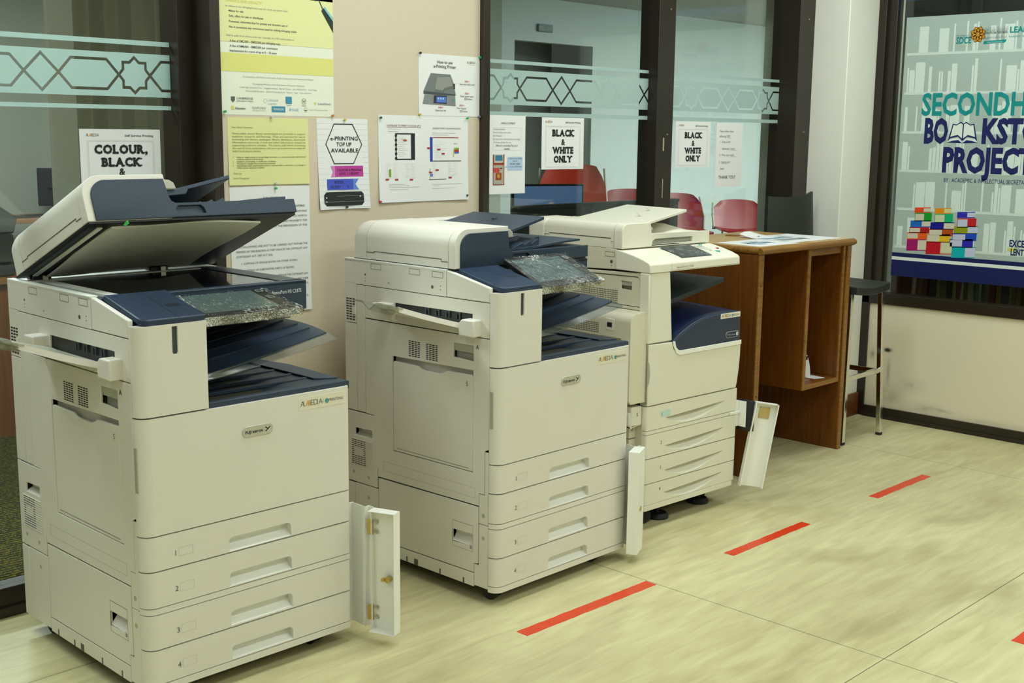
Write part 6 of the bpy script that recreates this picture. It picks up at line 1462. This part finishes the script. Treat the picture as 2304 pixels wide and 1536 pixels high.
MB().cyl((0, 0, .06), 'z', .03, .36, 14).build('column', CHROME, oc)
for i in range(5):
    a = i * 2 * math.pi / 5; MB().tube([(0, 0, .09), (.28 * math.cos(a), .28 * math.sin(a), .05)], .018, 8).cyl((.28 * math.cos(a), .28 * math.sin(a) - .01, .03), 'y', .03, .02, 12).build('leg', BLACK, oc)

# ================================================================== room behind the right glazing
tb = thing('reading_table', 'reddish brown table carrying a lit blue monitor behind the right glazing', 'table', (0, 0, 0))
RT = wood('red_brown_table', s2l(126, 66, 46), s2l(146, 82, 58), 0, .35)
MB().box(4.75, 6.35, 4.95, 5.75, .715, .74).build('table_top', RT, tb, bevel=.003)
for x in (4.85, 6.25):
    for y in (5.0, 5.7): MB().box(x - .03, x + .03, y - .03, y + .03, 0, .715).build('leg', FRAME, tb)
m2 = thing('monitor', 'black monitor showing a lit blue screen, behind the announcement sheet', 'monitor', (5.90, 5.42, .74), R(-22))
MB().box(-.26, .26, 0, .03, .03, .335).build('screen_case', BLACK, m2, bevel=.004); MB().box(-.04, .04, .03, .06, 0, .2).build('stand', BLACK, m2); MB().cyl((0, .04, 0), 'z', .1, .008, 24).build('foot', BLACK, m2)
sc_ = MB().box(-.245, .245, -.0015, 0, .045, .322).build('lit_screen', mat('lit_blue_screen', (0.02, 0.03, 0.08), .3, emit=s2l(96, 128, 170), es=.5), m2)
d = Decal(lambda u, v, l: (u, -.0015 - l, v)); lgw = mat('lit_pale_logo', (0.1, 0.1, 0.1), .4, emit=s2l(170, 160, 160), es=.5); lgr = mat('lit_red_logo', (0.1, 0.02, 0.02), .4, emit=s2l(150, 70, 70), es=.5)
d.rect(-.10, .17, .12, .185, lgr); d.disc(.02, .19, .03, lgw, 14, .0007); d.rect(-.06, .11, .08, .125, lgw); d.build('screen_logo', sc_)
dkp = MB().box(5.05, 6.6, 4.89, 4.925, .0, .97).box(5.05, 6.6, 4.88, 4.935, .965, .985).build('dark_backing', BLACK); tag(dkp, 'low black backing board added in front of the lit blue monitor to show reflections', 'screen')  # added dark backing that lets the printer's reflection show in the pane
REDC = mat('red_plastic', s2l(140, 24, 30), .35, noise=.04); ORC = mat('orange_red_plastic', s2l(196, 52, 28), .35, noise=.04)
def shell_chair(label, x, y, rz, m, s=1.0, hb=.96, grp='red shell chairs behind the right glazing'):
    t = thing('shell_chair', label, 'chair', (x, y, 0), R(rz), grp)
    MB().slab(lambda u, v: ((u - .5) * .46 * s, -.23 + .46 * v, .45 + .03 * (2 * u - 1) ** 2), (0, 0, -1), .02, 8, 6).build('seat', m, t)
    bk_ = MB().slab(lambda u, v: ((u - .5) * (.50 - .06 * v) * s * (1 - .25 * max(0, v - .8) * 5 * (2 * u - 1) ** 2), .22 + .14 * v + .05 * (2 * u - 1) ** 2 * -1, .45 + (hb - .45) * v - .02 * (2 * u - 1) ** 2 * v), (0, 1, 0), .018, 10, 8).build('backrest', m, t)
    for sx in (-1, 1):
        MB().tube([(sx * .235 * s, .17, .46), (sx * .245 * s, .22, .60), (sx * .225 * s, .345, hb - .04)], .012, 8).build('side_rim', GREYPL, bk_)
        for sy in (-1, 1): MB().tube([(sx * .17, sy * .17, .44), (sx * .21, sy * .21, 0)], .012, 8).build('leg', CHROME, t)
    return t
shell_chair('wide orange-red armchair behind the lit blue monitor', 7.97, 7.0, -42, ORC, 1.3, 1.14)
shell_chair('dark red shell chair just left of the dark mullion', 8.66, 6.86, -38, REDC, 1.25, .91)
shell_chair('dark red shell chair seen just right of the dark mullion', 9.77, 7.2, -40, REDC, 1.2, .83)
shell_chair('dark red shell chair behind the standing desk, rightmost of the chairs behind the glass', 10.55, 7.0, -45, REDC, 1.1, .75)
ex = thing('exit_sign', 'small grey exit sign on the wall above the inner doorway', 'sign', (8.82, 8.19, 2.40))
MB().box(-.10, .10, -.02, .01, -.035, .035).build('sign_box', mat('sign_grey_green', (0.22, 0.26, 0.24), .5, noise=.03), ex, bevel=.004)
d = Decal(lambda u, v, l: (u, -.02 - l, v)); d.text('KELUAR', 0, -.02, .035, flat((.45, .5, .46)), 'c', vdown=False); d.build('sign_letters', ex)
bpy.data.objects.remove(_tob)
bpy.data.curves.remove(_tcu)
